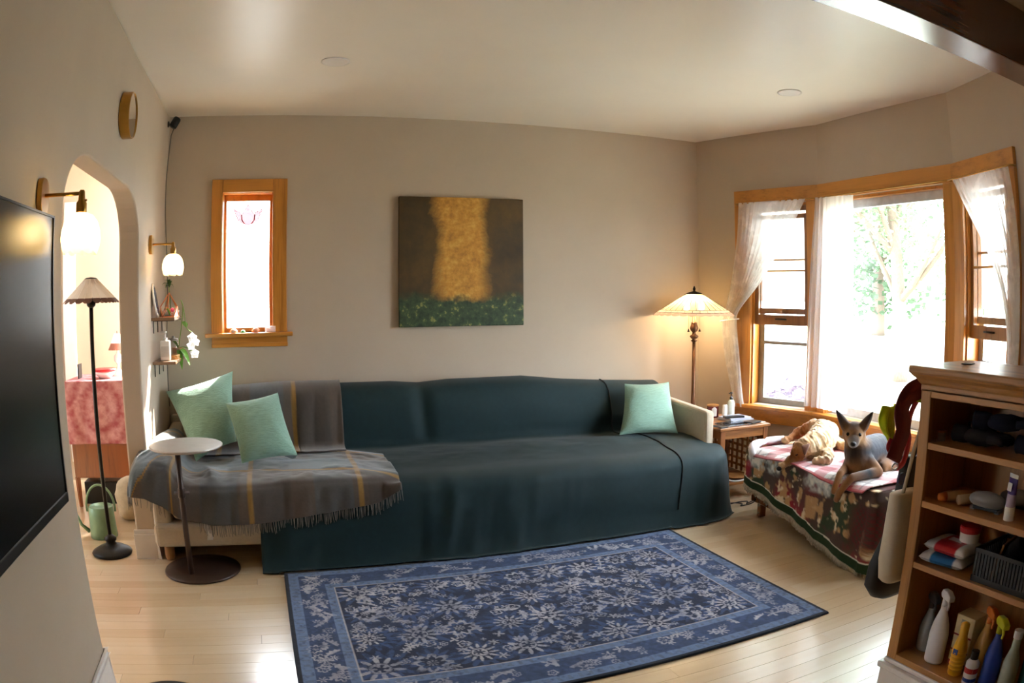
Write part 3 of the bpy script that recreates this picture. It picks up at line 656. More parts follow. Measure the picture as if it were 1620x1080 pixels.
for k in range(9):
    for r in range(4):
        x = B3 + 0.10 + k * (RW - 2 * B3 - 0.2) / 8; y = B3 + 0.10 + r * (RL - 2 * B3 - 0.2) / 3
        st = (k + r) % 3; R = (0.105, 0.075, 0.09)[st]
        flower(x + rg.uniform(-0.02, 0.02), y + rg.uniform(-0.02, 0.02), R * rg.uniform(0.85, 1.12), (10, 8, 12)[st], rg.random() * 6, (0, 1, 0)[st]); flower(x, y, R * 1.45, 14, rg.random() * 6, 3); big.append((x, y))
for k in range(520):
    x, y = rg.uniform(B3 + 0.02, RW - B3 - 0.02), rg.uniform(B3 + 0.02, RL - B3 - 0.02)
    if min(math.hypot(x - p, y - q) for p, q in big) > 0.075: flower(x, y, rg.uniform(0.014, 0.036), rg.choice((4, 5, 6)), rg.random() * 6, rg.choice((1, 2, 2)))
for k in range(34):
    x, y = rg.uniform(B3 + 0.06, RW - B3 - 0.06), rg.uniform(B3 + 0.06, RL - B3 - 0.06); leaf(x, y, rg.uniform(0.03, 0.055), rg.random() * 6)
# border scrolls
for k in range(230):
    s = rg.random(); side = k % 4; d = rg.uniform(0.085, 0.195)
    x, y = ((s * RW, d), (s * RW, RL - d), (d, s * RL), (RW - d, s * RL))[side]
    if min(x, RW - x, y, RL - y) > 0.075: (flower(x, y, rg.uniform(0.02, 0.05), rg.choice((5, 6, 8)), rg.random() * 6, rg.choice((0, 1, 2))) if k % 3 else leaf(x, y, 0.035, rg.random() * 6))
col = mixc(col, mid, np.clip((e < B3) * (0.5 + 0.4 * blot(wf, -0.4, 0.5)), 0, 1))
col = mixc(col, C3('33425f'), 0.5 * ((e < 0.205) & (e > 0.075)) * blot(fbm(a * 22, c * 22, 44), -0.2, 0.3))
col = mixc(col, C3('3f5684'), 0.55 * mot2 * blot(wf + 0.5, -0.2, 0.5)); tone = blot(fbm(a * 7, c * 7, 46, 2), -0.5, 0.5)
col = mixc(col, bone * 0.55 + C3('7e93b8') * 0.45, 0.85 * mot * blot(wf + 0.6, -0.2, 0.5) * (0.6 + 0.4 * tone)); col = mixc(col, bone, 0.35 * mot * tone * blot(wf, -0.1, 0.4))
for lo, hi, k, f in ((0.022, 0.072, lt, 0.62), (0.205, 0.25, lt, 0.62)):
    col = mixc(col, k, f * ((e > lo) & (e < hi)) * blot(wf + 0.6, -0.3, 0.5))
tick = (np.abs((along * 22) % 1 - 0.5) < 0.17) & (np.abs(np.abs(e - 0.047)) < 0.014) | (np.abs((along * 22) % 1 - 0.5) < 0.17) & (np.abs(e - 0.228) < 0.012)
col = mixc(col, C3('5a6476'), 0.55 * tick); col = mixc(col, bone, 0.5 * (np.abs(e - 0.253) < 0.004)); col = mixc(col, black, 0.9 * (e < 0.02))
col *= (1.0 + 0.25 * blot(ws, -0.7, 0.7) + 0.12 * wf)[..., None]
lx, ly = a, -c; zz = 0.011 + 0.0025 * np.clip(fbm(a * 3.5, c * 0.8, 50), 0, 1) * np.exp(-e / 0.05) * 2 + 0.0006 * wf - 0.009 * (e < 0.003)
PR = np.stack([RX + lx * math.cos(RA) - ly * math.sin(RA), RY + lx * math.sin(RA) + ly * math.cos(RA), zz], -1)
npgrid('area_rug', PR, vcol('rug_pile', 0.92, sheen=0.06, bump=0.4, bscale=700), col=col, origin=(RX + RW / 2, RY - RL / 2, 0), label='blue and ivory floral patterned rug with dark edge in front of the sofa', cat='rug')
MB().add([(0.728, -1.335, 0.004), (0.748, -1.318, 0.004), (0.752, -1.34, 0.004)], [(0, 1, 2)]).build('rug_pad', M_TAG, solid=0.003, label='white corner of a rug pad sticking out below the blue rug', cat='rug pad')
# ------------------------------------------------------------------ picture: plain abstract canvas in the same colours
t = NT('abstract_canvas'); v = t.coord('Object'); n = t.noise(v, 3.2, 6, 0.65); n2 = t.noise(v, 26, 4, 0.6)
ground = t.ramp(n, [(0.3, hexc('33270f')), (0.5, hexc('4a3614')), (0.72, hexc('654b1a'))])
sx = t.n('ShaderNodeSeparateXYZ'); t.l(v, sx.inputs[0])
def mth(op, a_, b_=None, c_=None):
    nd = t.n('ShaderNodeMath', operation=op)
    for k, q in enumerate((a_, b_, c_)):
        if q is None: continue
        if isinstance(q, (int, float)): nd.inputs[k].default_value = q
        else: t.l(q, nd.inputs[k])
    return nd.outputs[0]
dx_ = mth('MULTIPLY_ADD', n, 0.34, mth('ABSOLUTE', sx.outputs['X'])); band_ = t.ramp(dx_, [(0.30, (1, 1, 1)), (0.40, (0, 0, 0))])
gold = t.ramp(n2, [(0.3, hexc('a8742a')), (0.5, hexc('c98f35')), (0.7, hexc('dba94d'))])
m1 = t.n('ShaderNodeMixRGB'); t.l(band_, m1.inputs[0]); t.l(ground, m1.inputs[1]); t.l(gold, m1.inputs[2])
gz = mth('MULTIPLY_ADD', n, 0.30, sx.outputs['Z']); gmask = t.ramp(gz, [(0.32, (1, 1, 1)), (0.38, (0, 0, 0))])
green = t.ramp(n2, [(0.35, hexc('223220')), (0.6, hexc('3d5232')), (0.68, hexc('8a8a4a'))])
m2 = t.n('ShaderNodeMixRGB'); t.l(gmask, m2.inputs[0]); t.l(m1.outputs[0], m2.inputs[1]); t.l(green, m2.inputs[2])
t.l(m2.outputs[0], t.b.inputs['Base Color']); setp(t.b, Roughness=0.6); t.bump(n2, 0.15, 0.003)
cv = thing('canvas_picture', (2.104, -0.02, 1.247), 'square unframed canvas in brown, gold and green on the wall above the sofa', 'picture')
box('painted_canvas', t.m, 1.646, 2.561, -0.036, -0.004, 1.247, 2.162, cv, 0.004)
box('stretcher', M_LEG, 1.67, 2.54, -0.006, 0.0, 1.27, 2.14, cv, 0)
# ------------------------------------------------------------------ sheer curtains
M_SHEER = sheer('sheer_cotton', (0.92, 0.91, 0.88), 0.30, 0.55, 0.5)
M_SHEER2 = sheer('sheer_voile', (0.90, 0.91, 0.93), 0.30, 0.6)
def curtain(name, seg, left, right, waves, amp, off, m, label, n=(110, 110), pinch=None, group='sheer white bay curtains', hemband=True):
    xf, L = segm(seg); nu, nv = n
    pl, _ = polyline(left, nv); pr, _ = polyline(right, nv); P = np.zeros((nu, nv, 3))
    for j in range(nv):
        wd = abs(pr[j, 0] - pl[j, 0]); u = np.linspace(0, 1, nu)
        uu = pl[j, 0] + (pr[j, 0] - pl[j, 0]) * u; zz = pl[j, 1] + (pr[j, 1] - pl[j, 1]) * u
        ph = waves * 2 * PI * (u + 0.02 * np.sin(7 * u + j * 0.02)); A = amp * (0.35 + 0.65 * min(1, j / nv * 4)) * (0.6 + 0.4 * np.sin(u * 9 + 1))
        nn = off - A * np.sin(ph) - 0.35 * A * np.sin(2.3 * ph + 1)
        P[:, j, 0] = uu; P[:, j, 1] = nn; P[:, j, 2] = zz
    M = np.array(xf); Q = P @ M[:3, :3].T + M[:3, 3]
    return npgrid(name, Q, m, origin=tuple(Q[nu // 2, 0]), label=label, cat='curtain', group=group)
curtain('sheer_curtain', 0, [(0.455, 2.185), (0.434, 1.894), (0.375, 1.55), (0.314, 1.33), (0.29, 1.25), (0.318, 1.0), (0.39, 0.73), (0.43, 0.60)],
        [(1.06, 2.18), (0.858, 1.856), (0.655, 1.574), (0.455, 1.36), (0.425, 1.255), (0.452, 1.01), (0.485, 0.74), (0.51, 0.60)], 11, 0.016, -0.065, M_SHEER, 'sheer white curtain tied back beside the lit floor lamp')
curtain('sheer_curtain', 1, [(0.02, 2.182), (-0.037, 1.689), (-0.075, 1.135), (-0.085, 0.66)], [(0.418, 2.165), (0.404, 1.68), (0.387, 1.077), (0.368, 0.66)], 7, 0.020, -0.062, M_SHEER2, 'sheer white curtain hanging straight at the edge of the picture window')
curtain('sheer_curtain', 2, [(0.075, 2.172), (0.215, 1.988), (0.429, 1.725), (0.575, 1.453), (0.63, 1.143), (0.60, 0.9), (0.58, 0.66)],
        [(0.66, 2.172), (0.70, 1.941), (0.72, 1.713), (0.72, 1.4), (0.715, 1.143), (0.70, 0.9), (0.70, 0.66)], 9, 0.014, -0.062, M_SHEER, 'sheer white curtain swept aside at the bay window behind the bookcase')
cr = thing('curtain_rod', (4.4, -1.6, 2.18), 'thin brass curtain rod following the bay head trim', 'curtain rod')
for i, (a_, b_) in enumerate(((0.42, 1.13), (0.01, 1.27), (0.01, 0.68))):
    xf, L = segm(i); pts = [xf @ Vector((a_ + (b_ - a_) * k / 8, -0.058, 2.178 + 0.006 * (k / 8 - 0.5) ** 2)) for k in range(9)]
    MB().tube(pts, 0.0045, 8).build('rod', M_BRASS, cr, smooth=True)
    for q in (a_, b_): MB().tube([xf @ Vector((q, -0.02, 2.178)), xf @ Vector((q, -0.058, 2.178))], 0.0055, 8).build('bracket', M_BRASS, cr, smooth=True)
tb = thing('curtain_tieback', (4.24, -0.38, 1.27), 'white cord tieback holding the curtain beside the lamp', 'tieback')
xf, L = segm(0)
MB().tube([xf @ Vector((0.355 + 0.086 * math.cos(a), -0.065 - 0.036 * math.sin(a), 1.272 + 0.012 * math.cos(a))) for a in np.linspace(0, 2 * PI, 25)], 0.005, 8).build('cord', mat('cotton_cord', 'd8d2c4', 0.9), tb, smooth=True)
# ------------------------------------------------------------------ floor lamp by the sofa (lit)
M_SHADE = sheer('cream_art_glass', (0.95, 0.80, 0.50), 0.05, 0.62)
M_SCAL1 = sheer('rose_art_glass', (0.80, 0.52, 0.42), 0.05, 0.62)
M_SCAL2 = sheer('ivory_art_glass', (0.93, 0.84, 0.66), 0.05, 0.62)
M_COPPER = mat('bronze_lamp_metal', '6d4a33', 0.4, metal=0.7, var=0.2)
M_DKMET = mat('black_lamp_metal', '23211f', 0.4, metal=0.6, var=0.2)
LX, LY = 3.885, -0.26
fl1 = thing('floor_lamp', (LX, LY, 0), 'lit floor lamp with a cream leaded glass shade in the room corner', 'floor lamp')
MB().lathe((LX, LY, 0), [(0.0, 0.0), (0.135, 0.0), (0.14, 0.012), (0.12, 0.03), (0.06, 0.045), (0.03, 0.07), (0.018, 0.10), (0.016, 0.12)], 32).build('base', M_COPPER, fl1, smooth=True)
MB().tube([(LX, LY, 0.1), (LX, LY, 1.12)], [0.019, 0.013], 14).build('pole', M_COPPER, fl1, smooth=True)
MB().lathe((LX, LY, 1.10), [(0.012, 0), (0.028, 0.012), (0.014, 0.022), (0.030, 0.036), (0.036, 0.048), (0.018, 0.06), (0.014, 0.075), (0.028, 0.09), (0.034, 0.11), (0.026, 0.135), (0.022, 0.145), (0.026, 0.15), (0.013, 0.155), (0.013, 0.20)], 20).build('ornament', M_COPPER, fl1, smooth=True)
MB().tube([(LX, LY, 1.25), (LX, LY, 1.50)], 0.0105, 10).build('stem', M_COPPER, fl1, smooth=True)
sh = MB().lathe((LX, LY, 1.468), [(0.07, 0.0), (0.058, 0.014), (0.02, 0.024), (0.008, 0.03), (0.012, 0.045), (0.004, 0.066)], 24).build('shade_cap', M_DKMET, fl1, smooth=True)
def ring_piece(c, k, n, r0, z0, r1, z1, gap, scallop=0.0, ns=5):
    b = MB(); cx, cy, _ = c; top, bot = [], []
    for q in range(ns + 1):
        t_ = q / ns; an = 2 * PI * (k + gap + (1 - 2 * gap) * t_) / n; d = scallop * math.sin(PI * t_)
        f = d / max(1e-6, math.hypot(r1 - r0, z1 - z0)); rr, zz = r1 + (r1 - r0) * f, z1 + (z1 - z0) * f
        top.append((cx + r0 * math.cos(an), cy + r0 * math.sin(an), z0)); bot.append((cx + rr * math.cos(an), cy + rr * math.sin(an), zz))
    b.add(top + bot, [(i, i + 1, ns + 2 + i, ns + 1 + i) for i in range(ns)]); return b
NP = 30
b = MB()
for rr, zz in ((0.265, 1.3495), (0.292, 1.3315)): b.tube([(LX + rr * math.cos(a), LY + rr * math.sin(a), zz) for a in np.linspace(0, 2 * PI, 61)], 0.0022, 5)
for k in range(NP):
    a = 2 * PI * k / NP; b.tube([(LX + 0.068 * math.cos(a), LY + 0.068 * math.sin(a), 1.4725), (LX + 0.262 * math.cos(a), LY + 0.262 * math.sin(a), 1.3525)], 0.0014, 5)
shade1 = b.build('lamp_shade', M_DKMET, fl1, smooth=True)
for k in range(NP):
    ring_piece((LX, LY, 0), k, NP, 0.068, 1.472, 0.262, 1.352, 0.03, 0.012).build('glass_panel', M_SHADE, shade1)
    ring_piece((LX, LY, 0), k + 0.5, NP, 0.262, 1.352, 0.290, 1.333, 0.03, 0.012).build('scallop', M_SCAL2, shade1)
    ring_piece((LX, LY, 0), k, NP, 0.292, 1.332, 0.315, 1.314, 0.03, 0.012).build('scallop', M_SCAL1, shade1)
for s in (-1, 1):
    x = LX + s * 0.052; MB().tube([(x, LY, 1.36), (x, LY, 1.205)], 0.0009, 5).build('pull_chain', M_BRASS, fl1)
    MB().lathe((x, LY, 1.18), [(0.010, 0), (0.0095, 0.004), (0.004, 0.018), (0.002, 0.026)], 10).build('pull_knob', M_DKMET, fl1, smooth=True)
WARM = (1.0, 0.70, 0.40)
for s in (-1, 1):
    MB().ell((LX + s * 0.07, LY, 1.375), (0.026, 0.026, 0.032), 14, 10).build('bulb', mat('lit_bulb', 'ffe2b0', 0.3, var=0, emit=18, ecol=(1, 0.78, 0.45)), fl1, smooth=True)
    point('lamp_bulb', (LX + s * 0.07, LY, 1.372), 9, WARM, 0.03)
# ------------------------------------------------------------------ wall sconces (lit)
M_SCONCE = sheer('sconce_glass', (0.98, 0.86, 0.62), 0.10, 0.6)
def sconce(y, z, label):
    s = thing('wall_sconce', (0.0, y, z), label, 'wall lamp', 'brass wall sconces')
    b = MB(); n = 28
    b.prism([(y + 0.042 * math.copysign(abs(math.cos(a)) ** 0.7, math.cos(a)), z + 0.058 * math.copysign(abs(math.sin(a)) ** 0.7, math.sin(a))) for a in np.linspace(0, 2 * PI, n, endpoint=False)], 0.0, 0.02, 'x'); b.build('back_plate', M_BRASS, s, bevel=0.004)
    MB().tube([(0.018, y, z + 0.002), (0.15, y, z + 0.002)], 0.0062, 12).build('arm', M_BRASS, s, smooth=True)
    MB().lathe((0.15, y, z - 0.062), [(0.0, 0), (0.016, 0), (0.018, 0.006), (0.018, 0.034), (0.012, 0.042), (0.010, 0.07), (0.007, 0.075), (0.0, 0.076)], 18).build('socket', M_BRASS, s, smooth=True)
    MB().tube([(0.15, y, z - 0.02), (0.168, y, z - 0.02)], 0.004, 8).build('switch_key', M_BRASS, s, smooth=True)
    prof = [(0.020, -0.058), (0.040, -0.066), (0.056, -0.085), (0.065, -0.112), (0.068, -0.138), (0.064, -0.160), (0.056, -0.176)]
    nb = 72; b = MB(); vs = []
    for i, (r, h) in enumerate(prof):
        for k in range(nb):
            a = 2 * PI * k / nb; lob = abs(math.cos(4.0 * a)); q = r * (0.93 + 0.09 * lob); hh = h - (0.012 * lob if i == len(prof) - 1 else 0.004 * lob * (i / len(prof)))
            vs.append((0.15 + q * math.cos(a), y + q * math.sin(a), z + hh))
    b.add(vs, [(i * nb + k, i * nb + (k + 1) % nb, (i + 1) * nb + (k + 1) % nb, (i + 1) * nb + k) for i in range(len(prof) - 1) for k in range(nb)])
    b.build('glass_shade', M_SCONCE, s, smooth=True)
    MB().ell((0.15, y, z - 0.115), (0.024, 0.024, 0.03), 14, 10).build('bulb', MATS['lit_bulb'], s, smooth=True)
    point('sconce_bulb', (0.15, y, z - 0.118), 4.5, WARM, 0.024)
sconce(-2.775, 1.805, 'lit brass wall sconce with scalloped glass shade above the television corner')
sconce(-0.62, 1.802, 'lit brass wall sconce with scalloped glass shade above the wall shelves')
# ------------------------------------------------------------------ television
M_SCREEN = mat('tv_screen', '070809', 0.26, var=0, spec=0.5); M_BEZ = mat('tv_bezel', '141414', 0.35, var=0.05)
tv = thing('television', (0.04, -3.56, 0.86), 'large black flat television on the side wall', 'television')
box('back_panel', M_BEZ, 0.012, 0.048, -4.32, -2.80, 0.87, 1.725, tv, 0.006)
box('screen', M_SCREEN, 0.046, 0.062, -4.318, -2.806, 0.888, 1.732, tv, 0.001)
b = MB(); b.box(0.044, 0.066, -4.325, -2.797, 0.856, 0.888); b.build('lower_bezel', M_BEZ, tv, bevel=0.003)
b = MB(); b.box(0.044, 0.065, -2.805, -2.797, 0.888, 1.738); b.box(0.044, 0.065, -4.325, -4.317, 0.888, 1.738); b.box(0.044, 0.065, -4.317, -2.805, 1.732, 1.738); b.build('bezel', M_BEZ, tv)
# ------------------------------------------------------------------ round mirror, camera
mr = thing('round_mirror', (0.03, -1.57, 2.245), 'small round mirror in a deep brass frame high on the side wall', 'mirror')
MB().lathe((0, -1.57, 2.36), [(0.112, 0.0), (0.116, 0.004), (0.116, 0.052), (0.111, 0.054), (0.108, 0.046)], 48, axis='x').build('frame', M_BRASS, mr, smooth=False)
MB().lathe((0, -1.57, 2.36), [(0.0, 0.0485), (0.1085, 0.0485)], 48, axis='x').build('mirror_glass', mat('mirror_silver', 'd8d8d4', 0.03, metal=1.0, var=0), mr)
M_BLK = mat('black_plastic', '121314', 0.4, var=0.08)
cc = thing('security_camera', (0.03, -0.09, 2.62), 'small black security camera in the ceiling corner', 'camera')
MB().lathe((0.0, -0.085, 2.668), [(0.022, 0.0), (0.022, 0.006), (0.010, 0.012), (0.0, 0.013)], 18, axis='x').build('wall_mount', M_BLK, cc, smooth=True)
MB().tube([(0.008, -0.085, 2.668), (0.03, -0.088, 2.66), (0.045, -0.088, 2.672)], 0.006, 8).build('swivel_arm', M_BLK, cc, smooth=True)
b = MB(rotm((0.052, -0.088, 2.68), 0.5, 0, 0.5)); b.lathe((0, 0, -0.04), [(0.0, 0), (0.024, 0), (0.028, 0.006), (0.028, 0.066), (0.024, 0.074), (0.0, 0.074)], 20); b.build('camera_body', M_BLK, cc, smooth=True)
MB().tube([(0.045, -0.08, 2.64)] + [(0.014 + 0.012 * math.sin(z * 5) * (1 if z > 1.2 else 0.3), -0.03 - 0.004 * math.sin(z * 9), z) for z in np.linspace(2.6, 0.75, 30)], 0.0028, 6).build('camera_cable', mat('grey_cable', '4a4845', 0.6), smooth=True, label='thin dark cable running down the wall corner from the camera', cat='cable')
# ------------------------------------------------------------------ corner shelves and what stands on them
M_SHELF = wood('shelf_walnut', '8a6a50', '614632', 0.5, 'y')
shl = []
for z, lb in ((1.365, 'small wooden wall shelf holding the glass terrarium'), (1.10, 'small wooden wall shelf holding the pump bottle')):
    s = thing('wall_shelf', (0.07, -0.36, z), lb, 'shelf', 'corner wall shelves')
    box('board', M_SHELF, 0.0, 0.15, -0.58, -0.14, z - 0.018, z, s, 0.002)
    for y in (-0.53, -0.36, -0.19):
        MB().tube([(0.006, y, z - 0.02), (0.006, y, z - 0.095)], 0.003, 6).tube([(0.006, y, z - 0.02), (0.14, y, z - 0.02)], 0.003, 6).build('bracket', M_DKMET, s, smooth=True)
M_CERW = mat('white_ceramic', 'ece8e2', 0.25, var=0.02); M_LEAF = mat('plant_leaf', '5f9a2f', 0.5, var=0.2, scale=40); M_STEM = mat('plant_stem', '6f8c3a', 0.6)
def leafblade(b, p0, p1, w, droop=0.02, n=8):
    p0, p1 = Vector(p0), Vector(p1); d = p1 - p0; side = d.cross(Vector((0, 0, 1)))
    side = side.normalized() if side.length > 1e-5 else Vector((1, 0, 0)); L, R, Mi = [], [], []
    for k in range(n + 1):
        t_ = k / n; c = p0 + d * t_ + Vector((0, 0, droop * 4 * t_ * (1 - t_))); ww = w * math.sin(PI * min(1, t_ * 0.92 + 0.06)) ** 0.8
        L.append(c + side * ww + Vector((0, 0, ww * 0.3))); Mi.append(c); R.append(c - side * ww + Vector((0, 0, ww * 0.3)))
    vs = L + Mi + R; m = n + 1
    b.add(vs, [(i, i + 1, m + i + 1, m + i) for i in range(n)] + [(m + i, m + i + 1, 2 * m + i + 1, 2 * m + i) for i in range(n)]); return b
# leaning oval plate with blue scallops
pl = thing('oval_plate', (0.045, -0.53, 1.365), 'white and navy oval plate leaning on the wall above the upper shelf', 'plate')
xm = rotm((0.038, -0.53, 1.365), 0, 0, -0.16)
b = MB(xm); b.prism([(0.05 * math.cos(a), 0.105 + 0.105 * math.sin(a)) for a in np.linspace(0, 2 * PI, 36, endpoint=False)], -0.006, 0.006, 'x'); b.build('rim', M_CERW, pl, bevel=0.003)
b = MB(xm); b.prism([(0.036 * math.cos(a) * (1 + 0.09 * math.cos(12 * a)), 0.105 + 0.085 * math.sin(a) * (1 + 0.06 * math.cos(12 * a))) for a in np.linspace(0, 2 * PI, 72, endpoint=False)], 0.0055, 0.0085, 'x'); b.build('navy_centre', mat('navy_glaze', '1c2740', 0.25), pl)
# geometric terrarium
te = thing('terrarium', (0.10, -0.44, 1.365), 'copper edged geometric glass terrarium with pink flower on the upper shelf', 'terrarium')
M_COP = mat('copper', 'd07a48', 0.35, metal=0.8)
ap = Vector((0.10, -0.45, 1.515)); bs = [Vector((0.10 + 0.062 * math.cos(a), -0.45 + 0.075 * math.sin(a), 1.367)) for a in np.linspace(0.3, 0.3 + 2 * PI, 5, endpoint=False)]; mdp = [Vector((0.10 + 0.058 * math.cos(a), -0.45 + 0.07 * math.sin(a), 1.43)) for a in np.linspace(0.93, 0.93 + 2 * PI, 5, endpoint=False)]
b = MB()
for k in range(5):
    for p, q in ((bs[k], bs[(k + 1) % 5]), (bs[k], mdp[k]), (mdp[k], bs[(k + 1) % 5]), (mdp[k], ap)): b.tube([p, q], 0.0032, 5)
b.build('copper_edge', M_COP, te, smooth=True)
for k in range(5):
    MB().add([bs[k], mdp[k], bs[(k + 1) % 5]], [(0, 1, 2)]).build('glass_facet', M_PANE, te); MB().add([mdp[k], bs[(k + 1) % 5], mdp[(k + 1) % 5], ap], [(0, 1, 2), (0, 2, 3)]).build('glass_facet', M_PANE, te)
b = MB()
for k in range(9):
    a = k * 2.4; leafblade(b, (0.10, -0.45, 1.375), (0.10 + 0.04 * math.cos(a), -0.45 + 0.04 * math.sin(a), 1.405 + 0.002 * k), 0.008)
b.build('succulent', M_LEAF, te, smooth=True)
MB().ell((0.125, -0.49, 1.41), 0.014).build('pink_flower', mat('pink_petal', 'd8486a', 0.6), te, smooth=True)
# white bowl with trailing vine
bw = thing('planter_bowl', (0.082, -0.262, 1.365), 'low white planter bowl with a small leafy vine on the upper shelf', 'planter')
MB().lathe((0.082, -0.262, 1.365), [(0.03, 0), (0.05, 0.012), (0.062, 0.04), (0.058, 0.04), (0.046, 0.014), (0.0, 0.012)], 24).build('bowl', M_CERW, bw, smooth=True)
MB().lathe((0.082, -0.262, 1.395), [(0.0, 0), (0.056, 0)], 20).build('soil', mat('soil', '3c2c20', 0.95), bw)
b = MB(); b.tube([(0.082, -0.265, 1.395), (0.08, -0.29, 1.50), (0.078, -0.32, 1.56)], 0.003, 6); b.build('stem', M_STEM, bw, smooth=True)
for k, (dx, dy, dz) in enumerate(((-0.03, 0.0, 0.03), (0.02, -0.04, 0.02), (-0.02, -0.03, -0.02), (0.03, 0.01, -0.02), (-0.05, 0.01, 0.0), (0.0, -0.05, 0.03))):
    b = MB(); leafblade(b, (0.082, -0.32, 1.55), (0.082 + dx, -0.32 + dy, 1.565 + dz), 0.011); b.build('leaf', mat('dark_leaf', '3d5a2a', 0.5, var=0.2), bw, smooth=True)
# orchid
orc = thing('orchid', (0.12, -0.22, 1.10), 'white flowering orchid with broad leaves drooping off the lower shelf', 'plant')
MB().lathe((0.115, -0.22, 1.10), [(0.028, 0), (0.033, 0.004), (0.040, 0.06), (0.042, 0.062), (0.037, 0.06), (0.0, 0.052)], 20).build('pot', mat('terracotta_pot', 'c08a62', 0.7), orc, smooth=True)
for p1, w_ in (((0.21, -0.34, 1.055), 0.02), ((0.25, -0.20, 1.085), 0.022), ((0.16, -0.36, 1.03), 0.018), ((0.06, -0.29, 1.195), 0.02), ((0.19, -0.30, 1.29), 0.018)):
    b = MB(); leafblade(b, (0.12, -0.22, 1.155) if p1[2] < 1.2 else (0.165, -0.24, 1.33), p1, w_, 0.03 if p1[2] < 1.2 else 0.0); b.build('leaf', M_LEAF, orc, smooth=True)
stp, _ = polyline([(0.12, -0.22, 1.15), (0.15, -0.25, 1.30), (0.165, -0.27, 1.42), (0.155, -0.28, 1.47), (0.175, -0.30, 1.40), (0.19, -0.31, 1.30), (0.215, -0.32, 1.27), (0.235, -0.33, 1.255), (0.245, -0.33, 1.18)], 40)
MB().tube([tuple(p) for p in stp], 0.0032, 6).build('flower_stem', M_STEM, orc, smooth=True)
M_PETAL = sheer('orchid_petal', (0.95, 0.95, 0.95), 0.0, 0.35)
for c_, s_ in (((0.235, -0.35, 1.228), 1.0), ((0.225, -0.34, 1.178), 0.9), ((0.248, -0.36, 1.13), 0.95), ((0.255, -0.33, 1.20), 0.8)):
    f = thing('bloom', (0, 0, 0)) if False else None
    b = MB()
    for k in range(5):
        a = PI / 2 + k * 2 * PI / 5; d = Vector((math.cos(a), -0.25, math.sin(a))) * 0.036 * s_; q = Vector(c_)
        sd_ = Vector((-math.sin(a), 0, math.cos(a))) * 0.019 * s_
        b.add([q, q + d * 0.5 + sd_, q + d, q + d * 0.5 - sd_], [(0, 1, 2, 3)])
    b.ell(tuple(Vector(c_) + Vector((0, -0.008, 0))), 0.007, 8, 6); b.build('bloom', M_PETAL, orc, smooth=True)
# lower shelf bottles
def pump_bottle(name, loc, r, h, mbody, mhead, label, sq=False):
    x, y, z = loc; t_ = thing(name, loc, label, 'bottle')
    if sq:
        b = MB(); b.box(x - r, x + r, y - r * 0.8, y + r * 0.8, z, z + h); b.build('bottle_body', mbody, t_, bevel=r * 0.3, seg=3)
    else: MB().lathe(loc, [(r * 0.9, 0), (r, 0.006), (r, h * 0.82), (r * 0.8, h * 0.93), (r * 0.4, h)], 20).build('bottle_body', mbody, t_, smooth=True)
    MB().lathe((x, y, z + h), [(r * 0.45, 0), (r * 0.45, 0.016), (r * 0.16, 0.018), (r * 0.16, 0.042), (r * 0.35, 0.043), (r * 0.35, 0.055), (0, 0.056)], 14).build('pump_head', mhead, t_, smooth=True)
    MB().tube([(x, y, z + h + 0.05), (x - r * 1.0, y - r * 0.3, z + h + 0.047)], 0.004, 8).build('spout', mhead, t_, smooth=True)
    return t_
pb_ = pump_bottle('lotion_bottle', (0.075, -0.50, 1.10), 0.032, 0.125, M_CERW, M_CERW, 'white square lotion pump bottle on the lower wall shelf', True)
box('paper_label', mat('pale_label', 'cfcac4', 0.7), 0.05, 0.10, -0.527, -0.5255, 1.125, 1.19, pb_, 0)
jr = thing('glass_jar', (0.11, -0.38, 1.10), 'clear glass jar with lid on the lower wall shelf', 'jar')
MB().lathe((0.11, -0.385, 1.13), [(0.034, 0), (0.037, 0.006), (0.037, 0.07), (0.03, 0.085)], 24).build('jar_body', M_PANE, jr, smooth=True)
MB().lathe((0.11, -0.385, 1.214), [(0.032, 0), (0.033, 0.014), (0.01, 0.018), (0.01, 0.03), (0.0, 0.032)], 20).build('lid', mat('grey_lid', '8a8580', 0.4), jr, smooth=True)
bk = thing('woven_tray', (0.11, -0.385, 1.10), 'low woven tray under the glass jar', 'basket')
for k in range(4): MB().tube([(0.11 + 0.038 * math.cos(a), -0.385 + 0.055 * math.sin(a), 1.104 + 0.007 * k) for a in np.linspace(0, 2 * PI, 29)], 0.004, 6).build('woven_ring', mat('wicker', 'b9874f', 0.8), bk, smooth=True)
MB().lathe((0.11, -0.385, 1.101), [(0.0, 0.026), (0.042, 0.026), (0.042, 0.0), (0.0, 0.0)], 24).build('tray_base', mat('wicker', 'b9874f', 0.8), bk)
# trinkets on the narrow window's stool
def shell(name, loc, r, m, label, cat): return MB().lathe(loc, [(0.0, 0), (r, 0.0), (r * 1.05, r * 0.5), (r * 0.6, r * 1.1), (0, r * 1.3)], 14, wave=lambda u, i: 1 + 0.12 * math.cos(u * 2 * PI * 6)).build(name, m, smooth=True, label=label, cat=cat)
shell('seashell', (0.49, -0.02, WZ0), 0.024, mat('shell_pink', 'e2bca6', 0.6), 'pale pink seashell on the narrow window sill', 'shell')
shell('glass_stone', (0.555, -0.015, WZ0), 0.015, mat('green_stone', '3f8a5c', 0.2), 'small green glass stone on the narrow window sill', 'stone')
shell('conch', (0.645, -0.015, WZ0), 0.026, mat('shell_orange', 'd39270', 0.6), 'orange spiky conch shell on the narrow window sill', 'shell')
tbx = thing('trinket_box', (0.745, -0.02, WZ0), 'little clear box with shells on the narrow window sill', 'box'); 
